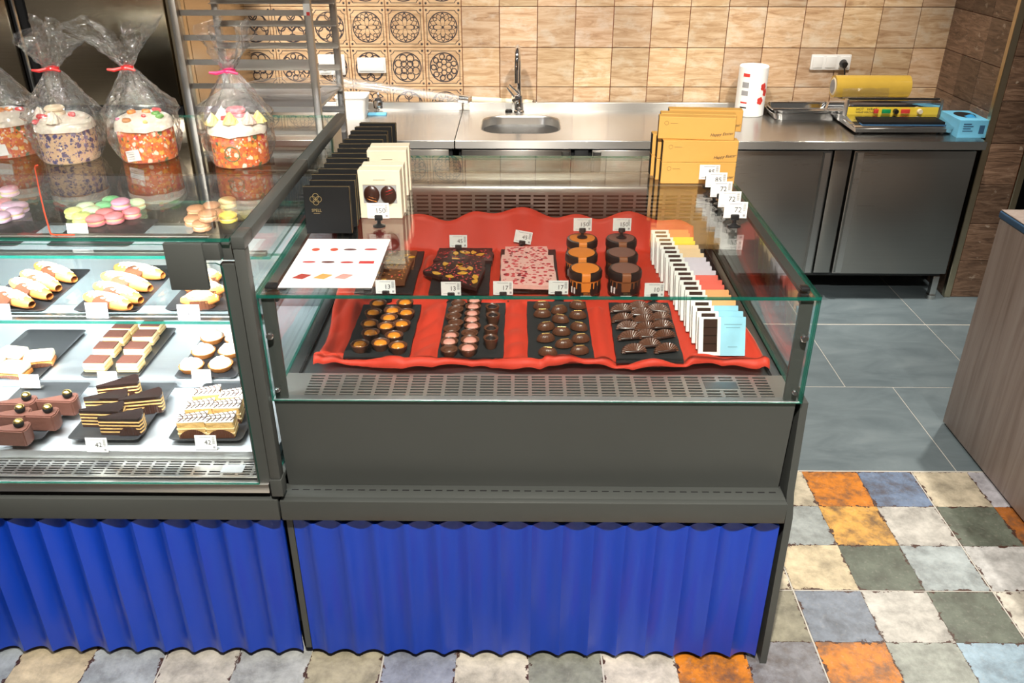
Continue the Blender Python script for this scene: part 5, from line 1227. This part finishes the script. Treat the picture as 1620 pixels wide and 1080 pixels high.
# ---------------------------------------------------------------- easter cakes in cellophane on the pastry case
def floral(name, cols, sc_):
    t = NT(name); v = t.co(); vo = t.n('TexVoronoi', {'Vector': v, 'Scale': sc_, 'Randomness': 1.0}); n1 = t.noise(v, sc_*2.2, 3, .6, 1.0)
    w = t.n('SeparateColor', {0: vo.outputs['Color']}).outputs[0]
    c_ = t.ramp(w, [(i/len(cols), k) for i, k in enumerate(cols)]); t.t.nodes[-1].color_ramp.interpolation = 'CONSTANT'
    m_ = t.ramp(t.ma('ADD', vo.outputs['Distance'], t.ma('MULTIPLY_ADD', n1, .9, -.45)), [(.36, (0, 0, 0)), (.42, (1, 1, 1))])
    v2 = t.n('TexVoronoi', {'Vector': t.co(loc=(3.1, 1.7, .4)), 'Scale': sc_*2.3, 'Randomness': 1.0}); w2 = t.n('SeparateColor', {0: v2.outputs['Color']}).outputs[1]
    c2 = t.ramp(w2, [(i/len(cols), k) for i, k in enumerate(cols[::-1])]); t.t.nodes[-1].color_ramp.interpolation = 'CONSTANT'
    m2 = t.ramp(t.ma('ADD', v2.outputs['Distance'], t.ma('MULTIPLY_ADD', n1, .6, -.3)), [(.36, (0, 0, 0)), (.42, (1, 1, 1))])
    t.bs(Base_Color=t.mix(m_, c_, t.mix(m2, c2, cols[0])), Roughness=.5); return t
floral('floral_red', [(.66,.13,.015),(.55,.02,.015),(.80,.42,.05),(.08,.14,.04),(.75,.66,.50),(.60,.05,.02),(.78,.30,.03)], 62)
floral('floral_blue', [(.62,.42,.26),(.05,.045,.14),(.07,.06,.18),(.06,.05,.15),(.20,.14,.25),(.10,.07,.16)], 58)
plain('peach_rim', (.70,.26,.08), .6)
CK = 1.2455
def cake(label, px_, py_, paper, seed, decor, tail, hgt=.083, r=.072, tie=.240, tiecol=(.80, .03, .03), lean=0.0):
    f = at(px_, py_, Z=CK); c = Vector((f.x, f.y+r, CK)); rg = random.Random(seed)
    t = thing('easter_cake', label, 'cake', c, 'wrapped easter cakes')
    b = B(); lathe(b, [(r*.96, .001), (r, .004), (r*1.0, hgt), (r*.97, hgt), (r*.95, hgt-.004)], 40, c); ob('paper_form', b, paper, t)
    b = B(); lathe(b, [(r*.94, hgt-.006), (r*1.0, hgt), (r*1.02, hgt+.006), (r*.98, hgt+.012)], 40, c); ob('cake', b, 'peach_rim', t, sharp=60)
    b = B()
    def dome(u, v):
        a = 2*pi*u; w = v*pi/2; k = 1+.04*mnoise.noise((cos(a)*1.5+seed, sin(a)*1.5, v*2)); rr = r*1.06*cos(w)**.6*k
        return (c.x+rr*cos(a), c.y+rr*sin(a), CK+hgt+.002+.036*sin(w)**.9*k-(.010 if v == 0 else 0)*max(0, mnoise.noise((u*14, seed, 0))))
    sheet(b, 44, 10, dome, wrap=True); ob('icing', b, 'icing', t, sharp=180)
    zt = CK+hgt+.044
    for kind, dx, dy, cc_ in decor:
        rr = sqrt(dx*dx+dy*dy)/r; z = CK+hgt+.003+.036*max(.15, sqrt(max(0, 1-min(1, rr/1.06)**3.3)))
        b = B()
        if kind == 'm':      # macaron
            lathe(b, [(.021, 0), (.025, .004), (.025, .009), (.022, .0105), (.022, .014), (.025, .0155), (.025, .020), (.020, .025), (.004, .027)], 22, (c.x+dx, c.y+dy, z-.004)); ob('macaron_topper', b, 'tinted', t, col=cc_)
        elif kind == 'k':    # piped meringue kiss
            sheet(b, 32, 6, lambda u, v: (c.x+dx+.020*(1-v)**.8*(1+.12*cos(2*pi*u*8))*cos(2*pi*u+v), c.y+dy+.020*(1-v)**.8*(1+.12*cos(2*pi*u*8))*sin(2*pi*u+v), z-.004+.030*v), wrap=True); ob('meringue_kiss', b, 'tinted', t, col=cc_, sharp=180)
        else:
            s_ = .0098 if kind == 'b' else .0065
            for q in range(3 if kind == 'b' else 1): sph(b, (c.x+dx+rg.uniform(-.006, .006)*(kind == 'b'), c.y+dy+rg.uniform(-.006, .006)*(kind == 'b'), z+.002), s_, s_*.8, s_*.7, 8, 6)
            ob('candied_fruit', b, 'tinted_gloss', t, col=cc_)
    # cellophane: crumpled body, neck, ruffled top
    b = B(); H = tie; 
    def film(u, v):
        a = 2*pi*u
        if v < .62:
            s = v/.62; z = .002+s*H*.985
            base = r*1.10+.018*sin(pi*min(1, s*1.5)) if s < .5 else None
            if s < .12: R0 = r*1.02+(r*.16)*(s/.12)
            elif s < .52: R0 = r*1.18+.006*sin((s-.12)/.4*pi)
            else: q = (s-.52)/.48; R0 = (r*1.18)*(1-q)**.85*(1-.15*q)+.010
            cr = 1+.10*mnoise.noise((cos(a)*2.2+seed, sin(a)*2.2, s*4))+.05*sin(a*7+seed+s*5)*(s > .3)+.035*abs(mnoise.noise((cos(a)*6, sin(a)*6+seed, s*9)))
            cr = 1+(cr-1)*min(1, s*6)*1.25+.03*sin(a*23+s*31+seed)*(s > .15)
            lx, ly = lean*s*s, 0
        else:
            q = (v-.62)/.38; z = H*.985+q*.095*(1+.35*sin(2*a+seed)); R0 = .010+.060*q**.75
            cr = 1+.55*sin(2*a+seed*1.7)*q+.35*sin(5*a+seed)*q+.25*mnoise.noise((cos(a)*3, sin(a)*3+seed, q*4)); lx = lean+tail*q; ly = 0
        return (c.x+lx+R0*cr*cos(a), c.y+ly+R0*cr*sin(a)*(.75 if v > .62 else 1), CK+z)
    sheet(b, 58, 40, film, wrap=True)
    for vv in b.verts:
        if vv.co.z > CK+.02: vv.co += Vector((rg.uniform(-1, 1), rg.uniform(-1, 1), rg.uniform(-1, 1)))*.0028
    ob('cellophane', b, 'cellophane', t, sharp=6)
    b = B(); zz = CK+H*.985
    tube(b, [(c.x+lean+.0125*cos(q*pi/6), c.y+.0125*sin(q*pi/6), zz) for q in range(12)], .005, 7, closed=True)
    tube(b, [(c.x+lean-.008, c.y-.010, zz), (c.x+lean-.028, c.y-.016, zz-.004), (c.x+lean-.045, c.y-.018, zz-.002)], [.004, .005, .003], 6); tube(b, [(c.x+lean+.006, c.y-.012, zz), (c.x+lean+.026, c.y-.014, zz-.005)], [.004, .003], 6)
    ob('ribbon', b, 'tinted_gloss', t, col=tiecol)
    return t, c
RD, YL, WHc, PKk, OG, GN = (.70,.04,.04),(.80,.68,.22),(.85,.78,.68),(.82,.55,.48),(.78,.26,.03),(.12,.36,.06)
t, c = cake('easter cake in blue-patterned paper with a cream macaron, in cellophane', 95, 262, 'floral_blue', 3, [('m',-.012,-.01,(.84,.70,.48)),('b',.035,-.015,RD),('b',-.040,-.03,RD),('b',-.050,-.045,RD),('k',.005,-.058,(.84,.74,.60)),('k',-.06,.0,WHc)], .0, lean=.004)
t, c = cake('easter cake in red floral paper with candied fruit and a price label', 222, 260, 'floral_red', 8, [('b',-.02,-.01,OG),('b',.01,.0,OG),('b',.045,-.01,GN),('b',.055,-.02,GN),('c',.02,-.04,RD),('c',.03,-.06,YL),('b',-.02,-.06,(.60,.24,.06)),('c',-.05,-.04,(.7,.2,.35)),('b',.03,.02,RD)], -.01, lean=-.015)
b = B(); v = [b.verts.new((c.x+.0745*sin(a), c.y-.0745*cos(a)-.004, CK+z)) for a, z in ((-.42, .006), (.12, .013), (.07, .042), (-.47, .034))]; b.faces.new(v); lb_ = ob('price_label', b, 'white_card', t)
b = B()
for k in range(4): v = [b.verts.new((c.x+.0748*sin(a), c.y-.0748*cos(a)-.0046, CK+z)) for a, z in ((-.38, .013+.006*k), (-.10, .0165+.006*k), (-.10, .0177+.006*k), (-.38, .0142+.006*k))]; b.faces.new(v)
ob('print_line', b, 'ink_grey', lb_)
t, c = cake('easter cake in red floral paper crowned with pink macaron and meringues', 371, 268, 'floral_red', 14, [('m',0,.005,(.80,.22,.26)),('k',-.050,-.035,YL),('k',0,-.048,YL),('k',.042,-.035,PKk),('k',-.035,.0,WHc),('b',-.018,-.03,RD),('k',.06,-.005,YL)], .012, tiecol=(.72, .02, .14))
b = B(); tube(b, [(c.x+.019*cos(q*pi/12), c.y-.0735+.0024*(cos(q*pi/12))**2, CK+.040+.019*sin(q*pi/12)) for q in range(24)], .0013, 5, closed=True); ob('printed_wreath', b, 'tinted', t, col=(.08, .14, .04))
t, c = cake('easter cake in red floral paper cut off by the left photo edge', 0, 252, 'floral_red', 21, [('b',.03,-.02,OG),('b',.01,-.03,OG),('b',.05,.0,RD)], -.035)
b = B(); v = [b.verts.new((c.x+.0745*sin(a), c.y-.0745*cos(a)-.003, CK+z)) for a, z in ((-.1, .008), (.40, .012), (.35, .042), (-.12, .038))]; b.faces.new(v); ob('price_label', b, 'white_card', t)
